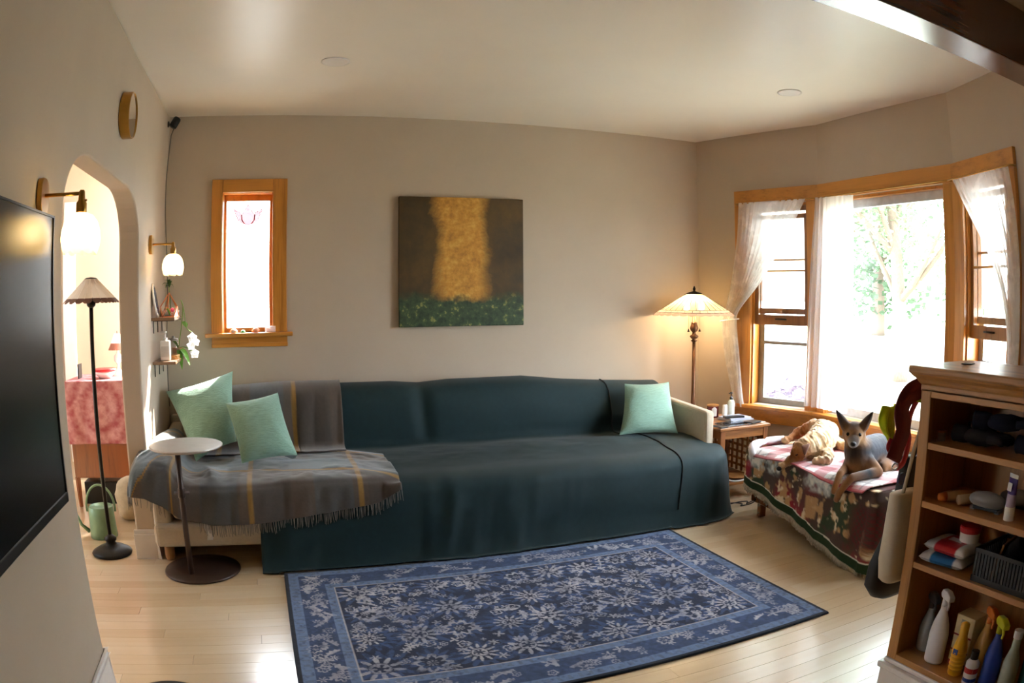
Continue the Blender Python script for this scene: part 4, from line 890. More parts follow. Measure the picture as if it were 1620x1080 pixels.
box('box_body', sheer('clear_plastic', (0.9, 0.9, 0.9), 0.6, 0.3), 0.71, 0.785, -0.04, 0.0, WZ0, WZ0 + 0.042, tbx, 0.004); MB().ell((0.74, -0.02, WZ0 + 0.016), (0.02, 0.012, 0.012)).build('shell', MATS['shell_orange'], tbx, smooth=True)
# ------------------------------------------------------------------ next room
fl2 = thing('floor_lamp', (-0.315, -0.885, 0), 'unlit black floor lamp with pale brown-edged shade past the archway', 'floor lamp')
MB().lathe((-0.315, -0.885, 0), [(0.0, 0), (0.125, 0), (0.13, 0.012), (0.122, 0.022), (0.08, 0.045), (0.04, 0.058), (0.028, 0.075), (0.038, 0.085), (0.040, 0.10), (0.022, 0.112), (0.014, 0.12)], 36).build('base', M_DKMET, fl2, smooth=True)
MB().tube([(-0.315, -0.885, 0.11), (-0.315, -0.885, 1.47)], 0.0125, 14).build('pole', M_DKMET, fl2, smooth=True)
MB().lathe((-0.315, -0.885, 1.44), [(0.013, 0), (0.026, 0.012), (0.03, 0.03), (0.018, 0.045), (0.01, 0.06)], 16).build('ornament', M_DKMET, fl2, smooth=True)
shade2 = MB().lathe((-0.315, -0.885, 1.602), [(0.042, 0), (0.03, 0.008), (0.0, 0.012)], 20).build('lamp_shade', M_DKMET, fl2, smooth=True)
for k in range(20):
    ring_piece((-0.315, -0.885, 0), k, 20, 0.04, 1.602, 0.152, 1.492, 0.02, 0.0).build('shade_panel', sheer('ivory_shade', (0.82, 0.77, 0.70), 0.0, 0.3), shade2)
    ring_piece((-0.315, -0.885, 0), k, 20, 0.150, 1.494, 0.164, 1.480, 0.03, 0.022).build('shade_edge', mat('brown_shade_edge', '5b3320', 0.5), shade2)
    if k % 2 == 0: ring_piece((-0.315, -0.885, 0), k, 20, 0.04, 1.602, 0.062, 1.580, 0.0, 0.012).build('shade_top_edge', mat('brown_shade_edge', '5b3320', 0.5), shade2)
M_MAHOG = wood('red_cherry', '8c4a1c', '5f2d0f', 0.35, 'z')
dr = thing('dresser', (-0.5, 0.36, 0), 'reddish wooden cabinet on legs past the archway', 'cabinet')
box('cabinet_body', M_MAHOG, -0.80, -0.16, 0.115, 0.62, 0.22, 0.915, dr, 0.004)
for x, y in ((-0.785, 0.13), (-0.175, 0.13), (-0.785, 0.605), (-0.175, 0.605)): MB().tube([(x, y, 0.225), (x, y, 0.0)], [0.022, 0.016], 4).build('leg', M_MAHOG, dr)
M_PINK = None
nu, nv = 90, 110; a = np.linspace(0, 1, nu)[:, None] + np.zeros((1, nv)); L_ = np.linspace(0, 0.95, nv)[None] + np.zeros((nu, 1))
X = -0.815 + a * 0.665; Yc = np.where(L_ < 0.45, 0.60 - L_ * 1.11, 0.105 - 0.002 - 0.008 * np.sin(a * 22) * np.clip((L_ - 0.5) * 3, 0, 1)); Z = np.where(L_ < 0.45, 0.921, 0.921 - (L_ - 0.45) * 0.9)
aa, bb = (a - 0.42) * 0.665, (L_ - 0.66)
lat = np.abs(np.sin(aa * 17)) + np.abs(np.sin(bb * 13 + 0.6)); lz = np.cos(np.hypot(aa * 1.25, bb) * 52); pat = np.clip((lz * 0.6 + fbm(aa * 40, bb * 40, 71, 3) * 1.2 + (np.abs(aa) * 1.4 + np.abs(bb) < 0.14) * 0.5), -1, 1) * 0.5 + 0.5
colp = mixc(np.broadcast_to(C3('b05a5e'), pat.shape + (3,)), C3('dba3a0'), pat)
pc = thing('pink_tablecloth', (-0.5, 0.36, 0.92), 'rose and pale pink damask cloth over the cabinet past the archway', 'tablecloth')
npgrid('cloth', np.stack([X, Yc, Z], -1), vcol('damask', 0.9), pc, col=colp, solid=0.003)
nu2 = 40; sy = np.linspace(0.105, 0.58, nu2)[:, None] + np.zeros((1, 30)); sz = 0.921 - np.linspace(0, 0.42, 30)[None] + np.zeros((nu2, 1))
npgrid('side_drop', np.stack([-0.812 - 0.006 * np.abs(np.sin(sy * 30)), sy, sz], -1), vcol('damask', 0.9), pc, col=mixc(np.broadcast_to(C3('a04d52'), sy.shape + (3,)), C3('c98d8b'), np.clip(fbm(sy * 30, sz * 30, 5) * 0.5 + 0.5, 0, 1)), solid=0.003)
rb = thing('red_bowl', (-0.52, 0.27, 0.925), 'white bowl with red rim on the pink cloth', 'bowl')
MB().lathe((-0.53, 0.27, 0.9235), [(0.04, 0), (0.075, 0.03), (0.085, 0.05), (0.08, 0.05), (0.0, 0.02)], 24).build('bowl_body', M_CERW, rb, smooth=True)
MB().lathe((-0.53, 0.27, 0.9735), [(0.087, 0), (0.090, 0.018), (0.082, 0.02), (0.0, 0.01)], 24).build('red_rim', mat('red_enamel', 'b3262a', 0.3), rb, smooth=True)
tl = thing('table_lamp', (-0.44, 0.42, 0.925), 'small table lamp with two-tone shade on the pink cloth', 'lamp')
MB().lathe((-0.455, 0.42, 0.9235), [(0.05, 0), (0.045, 0.02), (0.012, 0.05), (0.010, 0.09), (0.03, 0.11), (0.03, 0.15), (0.008, 0.17), (0.008, 0.21)], 20).build('base', M_CERW, tl, smooth=True)
for k in range(12):
    ring_piece((-0.455, 0.42, 0), k, 12, 0.022, 1.235, 0.052, 1.165, 0.02).build('shade_panel', MATS['ivory_shade'], tl); ring_piece((-0.455, 0.42, 0), k, 12, 0.052, 1.165, 0.075, 1.115, 0.02).build('shade_panel', mat('rust_panel', 'a4644f', 0.6), tl)
MB().tube([(-0.455, 0.42, 1.12), (-0.455, 0.42, 1.255)], 0.003, 6).build('finial', M_DKMET, tl)
box('photo_frame', M_BLK, -0.745, -0.735, 0.24, 0.34, 0.9235, 1.03, None, 0.002, label='narrow black photo frame standing on the pink cloth', cat='frame')
wc = thing('watering_can', (-0.44, -0.56, 0), 'sage green metal watering can on the floor past the archway', 'watering can')
M_CAN = mat('sage_metal', '7d9c7c', 0.4, metal=0.2)
MB().lathe((-0.44, -0.56, 0), [(0.0, 0.0), (0.092, 0.0), (0.095, 0.006), (0.085, 0.20), (0.078, 0.205), (0.075, 0.2), (0.0, 0.19)], 28).build('can_body', M_CAN, wc, smooth=True)
MB().tube([(-0.44 + 0.10 * math.cos(t_), -0.56, 0.19 + 0.15 * math.sin(t_)) for t_ in np.linspace(-0.15, PI + 0.15, 22)], 0.008, 8).build('handle', M_CAN, wc, smooth=True)
MB().tube([(-0.535, -0.58, 0.04), (-0.58, -0.60, 0.09), (-0.62, -0.61, 0.20)], [0.014, 0.011, 0.008], 10).build('spout', M_CAN, wc, smooth=True)
tb_ = thing('linen_sack', (-0.30, -0.18, 0), 'crumpled beige linen sack on the floor beside the cabinet', 'bag')
b = MB(); b.ell((-0.30, -0.18, 0.15), (0.13, 0.12, 0.155), 22, 14)
for p in b.v:
    k = float(fbm(p.x * 11, p.z * 11 + p.y * 5, 77)); p.x += 0.03 * k; p.y += 0.02 * k; p.z = max(0.0, p.z)
b.build('sack_body', mat('beige_linen', 'b9a98f', 0.9), tb_, smooth=True)
box('storage_box', M_BLK, -0.76, -0.42, 0.2, 0.55, 0.0, 0.17, None, 0.006, label='flat black storage box under the cabinet past the archway', cat='box')
MB().tube([(-0.18, -0.70, 0.006), (-0.22, -0.62, 0.006), (-0.17, -0.55, 0.02), (-0.21, -0.45, 0.006), (-0.15, -0.40, 0.006), (-0.2, -0.3, 0.006)], 0.004, 6).build('power_cord', mat('beige_cord', '8a7a60', 0.6), smooth=True, label='loose beige power cord on the floor by the archway', cat='cord')
rv = thing('robot_vacuum', (0.255, -2.73, 0), 'round black robot vacuum on the floor by the archway', 'vacuum')
MB().lathe((0.255, -2.725, 0), [(0.0, 0.008), (0.165, 0.008), (0.17, 0.02), (0.17, 0.065), (0.16, 0.075), (0.0, 0.078)], 40).build('shell', M_BLK, rv, smooth=True)
MB().lathe((0.255, -2.725, 0.062), [(0.1705, 0), (0.1725, 0.002), (0.1725, 0.006), (0.1705, 0.008)], 40).build('trim_ring', M_BRASS, rv, smooth=True)
for s_ in (-1, 1): MB().lathe((0.255 + s_ * 0.1, -2.725, 0.03), [(0.0, -0.012), (0.03, -0.012), (0.03, 0.012), (0.0, 0.012)], 16, axis='x').build('wheel', M_BLK, rv, smooth=True)
# ------------------------------------------------------------------ lattice end table
M_TEAK = wood('teak_table', '96602f', '6b3f1a', 0.4, 'x'); M_TEAKZ = wood('teak_table_z', '8a542a', '5f3515', 0.45, 'z')
et = thing('end_table', (3.89, -0.69, 0), 'square wooden end table with lattice sides between sofa and dog bed', 'end table')
TX0, TX1, TY0, TY1, TZ = 3.67, 4.125, -0.955, -0.43, 0.55
box('table_top', M_TEAK, TX0, TX1, TY0, TY1, TZ - 0.022, TZ, et, 0.004)
for x in (TX0 + 0.015, TX1 - 0.055):
    for y in (TY0 + 0.012, TY1 - 0.052): box('leg', M_TEAKZ, x, x + 0.04, y, y + 0.04, 0, TZ - 0.022, et, 0.003)
for y in (TY0 + 0.018, TY1 - 0.04): box('apron', M_TEAK, TX0 + 0.055, TX1 - 0.055, y, y + 0.022, TZ - 0.085, TZ - 0.022, et, 0.002)
for x in (TX0 + 0.02, TX1 - 0.042): box('apron', M_TEAKZ, x, x + 0.022, TY0 + 0.052, TY1 - 0.052, TZ - 0.085, TZ - 0.022, et, 0.002)
for k in range(6): box('lattice_slat', M_TEAKZ, TX0 + 0.085 + k * 0.053, TX0 + 0.103 + k * 0.053, TY1 - 0.036, TY1 - 0.026, 0.14, TZ - 0.08, et, 0)
for k in range(6): box('lattice_slat', M_TEAK, TX0 + 0.055, TX1 - 0.055, TY1 - 0.027, TY1 - 0.018, 0.17 + k * 0.052, 0.188 + k * 0.052, et, 0)
for k in range(6): box('lattice_slat', M_TEAKZ, TX1 - 0.038, TX1 - 0.028, TY0 + 0.09 + k * 0.064, TY0 + 0.108 + k * 0.064, 0.14, TZ - 0.08, et, 0)
for k in range(6): box('lattice_slat', M_TEAK, TX1 - 0.029, TX1 - 0.020, TY0 + 0.05, TY1 - 0.05, 0.17 + k * 0.052, 0.188 + k * 0.052, et, 0)
box('lower_shelf', M_TEAK, TX0 + 0.03, TX1 - 0.03, TY0 + 0.03, TY1 - 0.03, 0.118, 0.136, et, 0.002)
# things on it
Z0 = TZ
cm = thing('candle_tin', (3.93, -0.52, Z0), 'dark red candle jar with white arched label on the end table', 'candle')
MB().lathe((3.90, -0.52, Z0), [(0.0, 0), (0.043, 0), (0.045, 0.004), (0.045, 0.085), (0.0, 0.085)], 28).build('jar_body', mat('burgundy_glass', '5a1420', 0.25), cm, smooth=False)
MB().lathe((3.90, -0.52, Z0 + 0.085), [(0.046, 0), (0.046, 0.010), (0.0, 0.012)], 28).build('lid', M_LEG, cm)
b = MB(); vs = []
for q in range(9):
    a = -2.3 + 0.9 * q / 8 - 0.05; h = 0.055 + 0.014 * math.sin(PI * q / 8)
    vs += [(3.90 + 0.0458 * math.cos(a), -0.52 + 0.0458 * math.sin(a), Z0 + 0.012), (3.90 + 0.0458 * math.cos(a), -0.52 + 0.0458 * math.sin(a), Z0 + 0.012 + h)]
b.add(vs, [(2 * q, 2 * q + 2, 2 * q + 3, 2 * q + 1) for q in range(8)]); b.build('paper_label', M_TAG, cm)
MB().lathe((3.955, -0.60, Z0), [(0.0, 0), (0.019, 0), (0.020, 0.003), (0.020, 0.072), (0.018, 0.075), (0.018, 0.10), (0.0, 0.102)], 20).build('lotion_tube', M_CERW, smooth=True, label='slim white cylinder of lotion beside the candle jar', cat='bottle')
pump_bottle('hand_soap', (4.02, -0.59, Z0), 0.029, 0.135, mat('milky_bottle', 'd3d6c8', 0.2), M_BLK, 'clear soap bottle with a black pump on the end table')
def slab(name, c, sx, sy, sz, rz, m, label, cat, z=None):
    return box(name, m, -sx / 2, sx / 2, -sy / 2, sy / 2, 0, sz, None, 0.002, xf=rotm(c, rz), label=label, cat=cat)
slab('magazine', (3.99, -0.70, Z0), 0.22, 0.17, 0.010, 0.15, mat('grey_cover', '9aa0a8', 0.3), 'pale grey magazine at the bottom of the small pile', 'magazine')
slab('notebook', (3.985, -0.695, Z0 + 0.010), 0.20, 0.15, 0.014, 0.05, mat('blue_cover', 'b8bccb', 0.4), 'pale blue notebook on top of the magazine', 'book')
slab('remote_control', (3.94, -0.74, Z0 + 0.024), 0.16, 0.045, 0.016, -0.2, M_BLK, 'black remote control lying on the notebook', 'remote')
slab('tablet', (3.86, -0.845, Z0), 0.22, 0.16, 0.007, 0.05, mat('dark_glass', '20242a', 0.08), 'dark glossy tablet lying flat at the front of the end table', 'tablet')
slab('wallet', (4.02, -0.87, Z0), 0.12, 0.08, 0.012, 0.3, M_BLK, 'flat black wallet on the end table corner', 'wallet')
slab('paper_scrap', (4.09, -0.88, Z0), 0.06, 0.05, 0.004, 0.4, mat('cream_paper', 'd9c7ac', 0.8), 'scrap of cream paper at the corner of the end table', 'paper')
slab('phone', (3.705, -0.90, Z0), 0.06, 0.10, 0.010, 0.1, M_BLK, 'black phone beside the sofa arm on the end table', 'phone')
# things under it
slab('yellow_toy', (3.80, -0.72, 0.136), 0.14, 0.10, 0.05, 0.3, mat('yellow_plastic', 'd39a22', 0.4), 'yellow plastic toy on the lower shelf of the end table', 'toy')
MB().lathe((3.93, -0.80, 0.136), [(0.05, 0), (0.085, 0.012), (0.09, 0.02), (0.08, 0.02), (0.0, 0.008)], 28).build('saucer', M_LEG, smooth=True, label='round wooden saucer on the lower shelf', cat='dish')
for k, (dx, lb) in enumerate(((0, 'tangled black cable on the floor beside the sofa end'), (0.05, 'black charger lead on the floor under the end table'))):
    pts, _ = polyline([(3.70 + dx, -1.02, 0.007), (3.78 + dx, -0.98 - 0.03 * k, 0.007), (3.84 + dx, -1.03, 0.007), (3.80 + dx, -1.07, 0.007), (3.90 + dx, -1.06 + 0.03 * k, 0.007), (4.0 + dx, -1.0, 0.007)], 40)
    MB().tube([tuple(p + np.array((0, 0, 0.009 * k))) for p in pts], 0.0045, 6).build('floor_cable', M_BLK, smooth=True, label=lb, cat='cable')
MB().tube([tuple(p) for p in polyline([(3.70, -0.97, 0.20), (3.80, -0.975, 0.165), (3.92, -0.972, 0.17), (4.02, -0.97, 0.21)], 24)[0]], 0.005, 6).build('white_cable', M_TAG, smooth=True, label='white cable looping in front of the end table legs', cat='cable')
# ------------------------------------------------------------------ dog bed bench
E1 = Vector((-0.080, -0.9968, 0)); E2 = Vector((0.9968, -0.080, 0)); BO = Vector((3.715, -1.23, 0)); BL, BD, BZ = 1.27, 0.70, 0.455
def bp(s, d, z): return BO + E1 * s + E2 * d + Vector((0, 0, z))
bx = Matrix(((E1.x, E2.x, 0, BO.x), (E1.y, E2.y, 0, BO.y), (0, 0, 1, 0), (0, 0, 0, 1)))
bench = thing('bench', tuple(bp(BL / 2, BD / 2, 0)), 'low wooden bench bed under the tapestry and plaid blankets', 'bench')
box('bench_frame', M_DARKW, 0.02, BL - 0.02, 0.03, BD - 0.02, 0.10, 0.22, bench, 0.006, xf=bx)
box('mattress', M_CREAM, 0.02, BL - 0.02, 0.03, BD - 0.02, 0.222, BZ - 0.012, bench, 0.05, xf=bx, seg=3)
for s in (0.06, BL - 0.10):
    for d in (0.06, BD - 0.10): box('leg', M_DARKW, s, s + 0.045, d, d + 0.045, 0, 0.10, bench, 0.004, xf=bx)
# tapestry: top sheet + skirt round three sides
tp = thing('tapestry_throw', tuple(bp(BL / 2, BD / 2, 0.0)), 'fringed winter tapestry throw in red, green and tan over the bench', 'throw')
def tap_col(s, h, hem):
    """s: metres round the edge, h: metres below the top edge, hem: length of the drop"""
    red, dk, tan, cream, grn, sky = C3('8c2430'), C3('4a3a34'), C3('b08b5e'), C3('cfc0a0'), C3('32452f'), C3('8fa0a0')
    n1 = fbm(s * 6, h * 6, 60, 4); n2 = fbm(s * 15 + 3, h * 15, 61, 3); n3 = fbm(s * 30, h * 30 + 9, 62, 3)
    col = np.broadcast_to(dk, s.shape + (3,)).copy()
    col = mixc(col, red, np.clip((fbm(s * 3.1, h * 2.0 + 4, 63, 2) + 0.25) * 6, 0, 1))
    col = mixc(col, grn, 0.8 * np.clip((n1 - 0.15) * 7, 0, 1)); col = mixc(col, tan, 0.9 * np.clip((n2 - 0.20) * 9, 0, 1)); col = mixc(col, cream, 0.9 * np.clip((n3 + 0.6 * n2 - 0.42) * 9, 0, 1))
    snow = np.clip(1 - np.abs(h - 0.05) / 0.07, 0, 1) * np.clip((fbm(s * 3.3, h * 0, 66, 2) - 0.05) * 5, 0, 1)
    col = mixc(col, sky, np.clip(snow * (n3 * 2 + 1.1), 0, 1)); col = mixc(col, C3('d8d6cc'), np.clip((snow * (n3 + 0.2)) * 2.2, 0, 1))
    pl_ = (np.abs((s * 26 + h * 26) % 1 - 0.5) < 0.12) | (np.abs((s * 26 - h * 26) % 1 - 0.5) < 0.12); zone = np.clip((s - 1.78) * 12, 0, 1) * np.clip((h - 0.07) * 20, 0, 1) * np.clip((0.36 - h) * 14, 0, 1)
    col = mixc(col, C3('5a2426'), 0.9 * zone); col = mixc(col, C3('2e3a30'), 0.55 * zone * pl_)
    tri = np.clip((0.035 - np.abs(np.abs(s - 1.43) - 0.0)) * 0 + (0.055 - np.abs(s - 1.45) - (h - 0.20) * 0.12) * 60, 0, 1) * (h > 0.14) * (h < 0.27)
    col = mixc(col, C3('b48d60'), 0.85 * tri)
    t_ = hem - h
    col = mixc(col, C3('24361f'), (t_ < 0.052).astype(float)); col = mixc(col, C3('c9c4b4'), (np.abs(t_ - 0.055) < 0.0035).astype(float)); return col * 1.35
per = [(-0.015, 0.66), (-0.02, 0.4), (-0.02, 0.05), (0.015, 0.0), (0.2, -0.008), (0.6, -0.012), (1.0, -0.012), (1.24, -0.008), (1.295, 0.03), (1.30, 0.35), (1.30, 0.66)]
nsx, nh = 300, 70
pe, sp = polyline(per, nsx)
hem = np.interp(sp, [0.0, 0.55, 0.7, 1.1, 1.42, 1.5, 1.75, 1.9, 2.02, 2.2, 2.6], [0.25, 0.235, 0.245, 0.30, 0.345, 0.385, 0.415, 0.44, 0.445, 0.42, 0.36])
nrm_ = np.gradient(pe, axis=0); nrm_ /= np.linalg.norm(nrm_, axis=1)[:, None]; nrm_ = np.stack([nrm_[:, 1], -nrm_[:, 0]], 1)   # outward (s,d)
cen = pe.mean(0); sg = np.sign(((pe - cen) * nrm_).sum(1)); nrm_ *= sg[:, None]
P = np.zeros((nsx, nh, 3)); HH = np.zeros((nsx, nh)); M = np.array(bx)
for i in range(nsx):
    h = np.linspace(0, hem[i], nh); HH[i] = h; sag = np.clip(h / 0.05, 0, 1)
    off = 0.012 * sag + 0.05 * (h / 0.45) * (0.35 + 0.65 * np.exp(-((sp[i] - 1.95) / 0.22) ** 2)) + (0.020 * fbm(sp[i] * 5 + h * 0.6, h * 0.8, 68) + 0.010 * math.sin(sp[i] * 19)) * np.clip(h / 0.2, 0, 1)
    P[i, :, 0] = pe[i, 0] + nrm_[i, 0] * off; P[i, :, 1] = pe[i, 1] + nrm_[i, 1] * off; P[i, :, 2] = np.maximum(BZ + 0.010 - h - 0.012 * (1 - np.cos(np.clip(h / 0.05, 0, 1) * PI / 2)) * 0, 0.012)
Q = P @ M[:3, :3].T + M[:3, 3]
M_TAP = vcol('tapestry_weave', 0.95, bump=0.35, bscale=500)
SS = sp[:, None] + 0 * HH
npgrid('skirt', Q, M_TAP, tp, col=tap_col(SS, HH, hem[:, None]), solid=0.004)
nt = 60; s_, d_ = np.meshgrid(np.linspace(-0.018, 1.298, 90), np.linspace(-0.01, 0.68, nt), indexing='ij')
T = np.stack([s_, d_, BZ + 0.010 + 0.004 * fbm(s_ * 5, d_ * 5, 70)], -1) @ M[:3, :3].T + M[:3, 3]
npgrid('top_sheet', T, M_TAP, tp, col=tap_col(s_ + 0.66, 0.06 + 0.4 * d_, np.full_like(s_, 2.0)), solid=0.004)
b = MB(); r = random.Random(5)
for i in range(0, nsx - 1):
    for k in range(2):
        p = Q[i, -1] * (1 - k / 2) + Q[i + 1, -1] * (k / 2)
        L = min(0.042 * r.uniform(0.7, 1.1), max(0.0, p[2] - 0.004)); o_ = np.array((r.uniform(-0.004, 0.004), r.uniform(-0.004, 0.004), 0))
        if L < 0.012: o_ = o_ + np.array((E2.x, E2.y, 0)) * -0.03; L = p[2] - 0.004
        b.tube([p + np.array((0, 0, 0.004)), p + o_ * 0.5 - np.array((0, 0, L * 0.5)), p + o_ - np.array((0, 0, L))], [0.0034, 0.0036, 0.0028], 4)
b.build('fringe', mat('ivory_fringe', 'a89f8c', 0.95, var=0.2, scale=60), tp, smooth=True, kind='stuff')
# plaid fleece blanket on top
ns, nd = 170, 110
s_, d_ = np.meshgrid(np.linspace(0.10, 1.24, ns), np.linspace(-0.055, 0.64, nd), indexing='ij')
edge_ = np.clip(-d_ / 0.055, 0, 1); z = BZ + 0.026 - 0.040 * edge_ ** 1.4 * (0.55 + 0.45 * np.sin(s_ * 7 + 0.6)) + 0.006 * fbm(s_ * 7, d_ * 7, 80)
dd = np.where(d_ < 0, d_ * 0.62 - 0.010 * edge_, d_)
B = np.stack([s_ + 0.01 * fbm(d_ * 5, s_, 81), dd - 0.012 * edge_, z], -1) @ M[:3, :3].T + M[:3, 3]
wh, rd, dkr, bk_ = C3('dcd5d0'), C3('b03038'), C3('7b1c24'), C3('3b3a3e')
def st(x, per_, lo, hi): f = (x / per_) % 1; return ((f > lo) & (f < hi)).astype(float)
f1 = 0.85 * st(s_ * 0.94 + d_ * 0.34, 0.24, 0.0, 0.38); f2 = 0.85 * st(d_ * 0.94 - s_ * 0.34 + 1, 0.24, 0.1, 0.48)
colb = np.broadcast_to(wh, s_.shape + (3,)).copy(); colb = mixc(colb, rd, np.clip(f1 * 0.8 + f2 * 0.8, 0, 1.0)); colb = mixc(colb, dkr, 0.6 * f1 * f2)
for o_ in (st(s_ * 0.94 + d_ * 0.34, 0.24, 0.60, 0.66), st(d_ * 0.94 - s_ * 0.34 + 1, 0.24, 0.68, 0.74)): colb = mixc(colb, bk_, 0.55 * o_)
colb = mixc(colb, rd, 0.9 * (edge_ > 0.72))
fb = thing('plaid_fleece', tuple(bp(BL / 2, BD / 2, BZ + 0.02)), 'red, white and black plaid fleece blanket spread under the two dogs', 'blanket')
npgrid('fleece', B, vcol('fleece_print', 0.95, sheen=0.4), fb, col=colb, solid=0.006)
M_FLEECE = mat('white_fleece', 'd9d3d6', 0.95, var=0.08, bump=0.5, bscale=180, sheen=0.5)
rl, _ = polyline([tuple(bp(0.14, -0.050, BZ - 0.02)), tuple(bp(0.10, -0.036, BZ + 0.030)), tuple(bp(0.05, 0.04, BZ + 0.042)), tuple(bp(0.022, 0.13, BZ + 0.044)), tuple(bp(0.015, 0.21, BZ + 0.044)), tuple(bp(0.03, 0.27, BZ + 0.044))], 22)
b = MB(); b.tube([tuple(p) for p in rl], [0.010 + 0.020 * math.sin(PI * min(1, (k + 2) / 16)) ** 0.6 if k < 14 else 0.029 for k in range(22)], 12); b.build('rolled_edge', M_FLEECE, fb, smooth=True, label='turned-over white fleece edge')
# ------------------------------------------------------------------ dogs
def animal(name, caps, voxel, colfn, label, smooth_it=8, fur=0.0, seed=1, rough=0.9):
    """one closed skin grown round tapered limbs (p0,r0,p1,r1)"""
    b = MB()
    for p0, r0, p1, r1 in caps:
        p0, p1 = Vector(p0), Vector(p1); n = max(2, int((p1 - p0).length / (0.14 * min(r0 if not isinstance(r0, tuple) else min(r0), r1 if not isinstance(r1, tuple) else min(r1)))) + 1)
        for k in range(n + 1):
            t_ = k / n; b.ell(tuple(p0.lerp(p1, t_)), r0 + (r1 - r0) * t_, 14, 10)
    me = bpy.data.meshes.new(name); me.from_pydata([tuple(p) for p in b.v], [], b.f); o = bpy.data.objects.new(name, me); COL.objects.link(o)
    m1 = o.modifiers.new('r', 'REMESH'); m1.mode = 'VOXEL'; m1.voxel_size = voxel
    m2 = o.modifiers.new('s', 'SMOOTH'); m2.iterations = smooth_it; m2.factor = 0.5
    dg = bpy.context.evaluated_depsgraph_get(); ev = o.evaluated_get(dg); me2 = bpy.data.meshes.new_from_object(ev)
    bpy.data.objects.remove(o); bpy.data.meshes.remove(me)
    n = len(me2.vertices); co = np.zeros(n * 3, np.float32); me2.vertices.foreach_get('co', co); co = co.reshape(-1, 3).astype(float)
    nr = np.zeros(n * 3, np.float32); me2.vertices.foreach_get('normal', nr); nr = nr.reshape(-1, 3)
    col = colfn(co, nr)
    if fur:
        k = fbm(co[:, 0] * 60 + co[:, 2] * 20, co[:, 1] * 60 - co[:, 2] * 35, seed, 3) * fur; co = co + nr * k[:, None]
    edge_x = BO.x + E1.x * (BO.y - co[:, 1]) / 0.9968                       # over the bench the body lies flat on the fleece
    dd_ = co[:, 0] - edge_x; co[:, 2] = np.maximum(co[:, 2], np.where(dd_ > -0.05, BZ + 0.027 - 0.042 * np.clip(-dd_ / 0.045, 0, 1) ** 1.4, -1.0))
    o0 = np.array((co[:, 0].mean(), co[:, 1].mean(), co[:, 2].min())); me2.vertices.foreach_set('co', (co - o0).astype(np.float32).ravel())
    for a_ in list(me2.color_attributes): me2.color_attributes.remove(a_)
    ca = me2.color_attributes.new('Col', 'FLOAT_COLOR', 'POINT'); A = np.ones((n, 4), np.float32); A[:, :3] = col; ca.data.foreach_set('color', A.ravel())
    me2.polygons.foreach_set('use_smooth', [True] * len(me2.polygons)); me2.materials.clear(); me2.materials.append(vcol('dog_coat', rough, sheen=0.3, bump=0.5, bscale=260)); me2.name = name; me2.update()
    o = bpy.data.objects.new(name, me2); COL.objects.link(o); o.location = o0; o['_o'] = tuple(o0)
    return tag(o, label, 'dog')
M_EYE = mat('dog_eye', '120c08', 0.08, var=0); M_NOSE = mat('dog_nose', '15110f', 0.35, var=0.1)
def near(co, p, r): return np.clip(1.4 - np.linalg.norm(co - np.array(p), axis=1) / r, 0, 1)
# tan dog curled up, head over the edge
H1 = Vector((3.715, -1.780, 0.563)); N1 = Vector((3.580, -1.742, 0.456)); ax = (N1 - H1).normalized()
sideh = ax.cross(Vector((0, 0, 1))).normalized()
if sideh.y > 0: sideh = -sideh                     # towards the camera
up1 = sideh.cross(ax).normalized(); up1 = up1 if up1.z > 0 else -up1
caps = [((3.87, -1.74, 0.560), 0.090, (4.04, -1.62, 0.575), 0.098), ((4.04, -1.62, 0.575), 0.098, (4.12, -1.56, 0.570), 0.088), ((3.84, -1.76, 0.545), 0.082, (3.88, -1.68, 0.53), 0.075),
        ((3.86, -1.75, 0.575), 0.080, (3.76, -1.78, 0.570), 0.062), (tuple(H1), 0.060, tuple(H1 + ax * 0.035 - up1 * 0.004), 0.050), (tuple(H1 + ax * 0.03 - up1 * 0.014), 0.046, tuple(H1 + ax * 0.07 - up1 * 0.016), 0.034),
        (tuple(H1 + ax * 0.07 - up1 * 0.014), 0.033, tuple(N1 - ax * 0.015 - up1 * 0.002), 0.026), (tuple(N1 - ax * 0.015), 0.026, tuple(N1), 0.020),
        (tuple(H1 + ax * 0.03 + sideh * 0.025 - up1 * 0.01), 0.030, tuple(H1 + ax * 0.03 - sideh * 0.025 - up1 * 0.01), 0.030),
        ((4.12, -1.53, 0.585), 0.075, (4.12, -1.43, 0.600), 0.052), ((4.12, -1.43, 0.600), 0.048, (4.07, -1.34, 0.550), 0.034), ((4.07, -1.34, 0.550), 0.033, (4.00, -1.325, 0.512), 0.027), ((4.00, -1.325, 0.512), 0.027, (3.93, -1.345, 0.508), 0.024),
        ((3.85, -1.86, 0.52), 0.046, (3.79, -1.93, 0.508), 0.030), ((3.79, -1.93, 0.508), 0.028, (3.72, -1.90, 0.504), 0.024),
        ((4.14, -1.58, 0.53), 0.040, (4.16, -1.78, 0.505), 0.030), ((4.16, -1.78, 0.505), 0.030, (4.02, -1.90, 0.502), 0.022)]
eR, eL = H1 + sideh * 0.050 + up1 * 0.030 - ax * 0.012, H1 - sideh * 0.050 + up1 * 0.030 - ax * 0.012
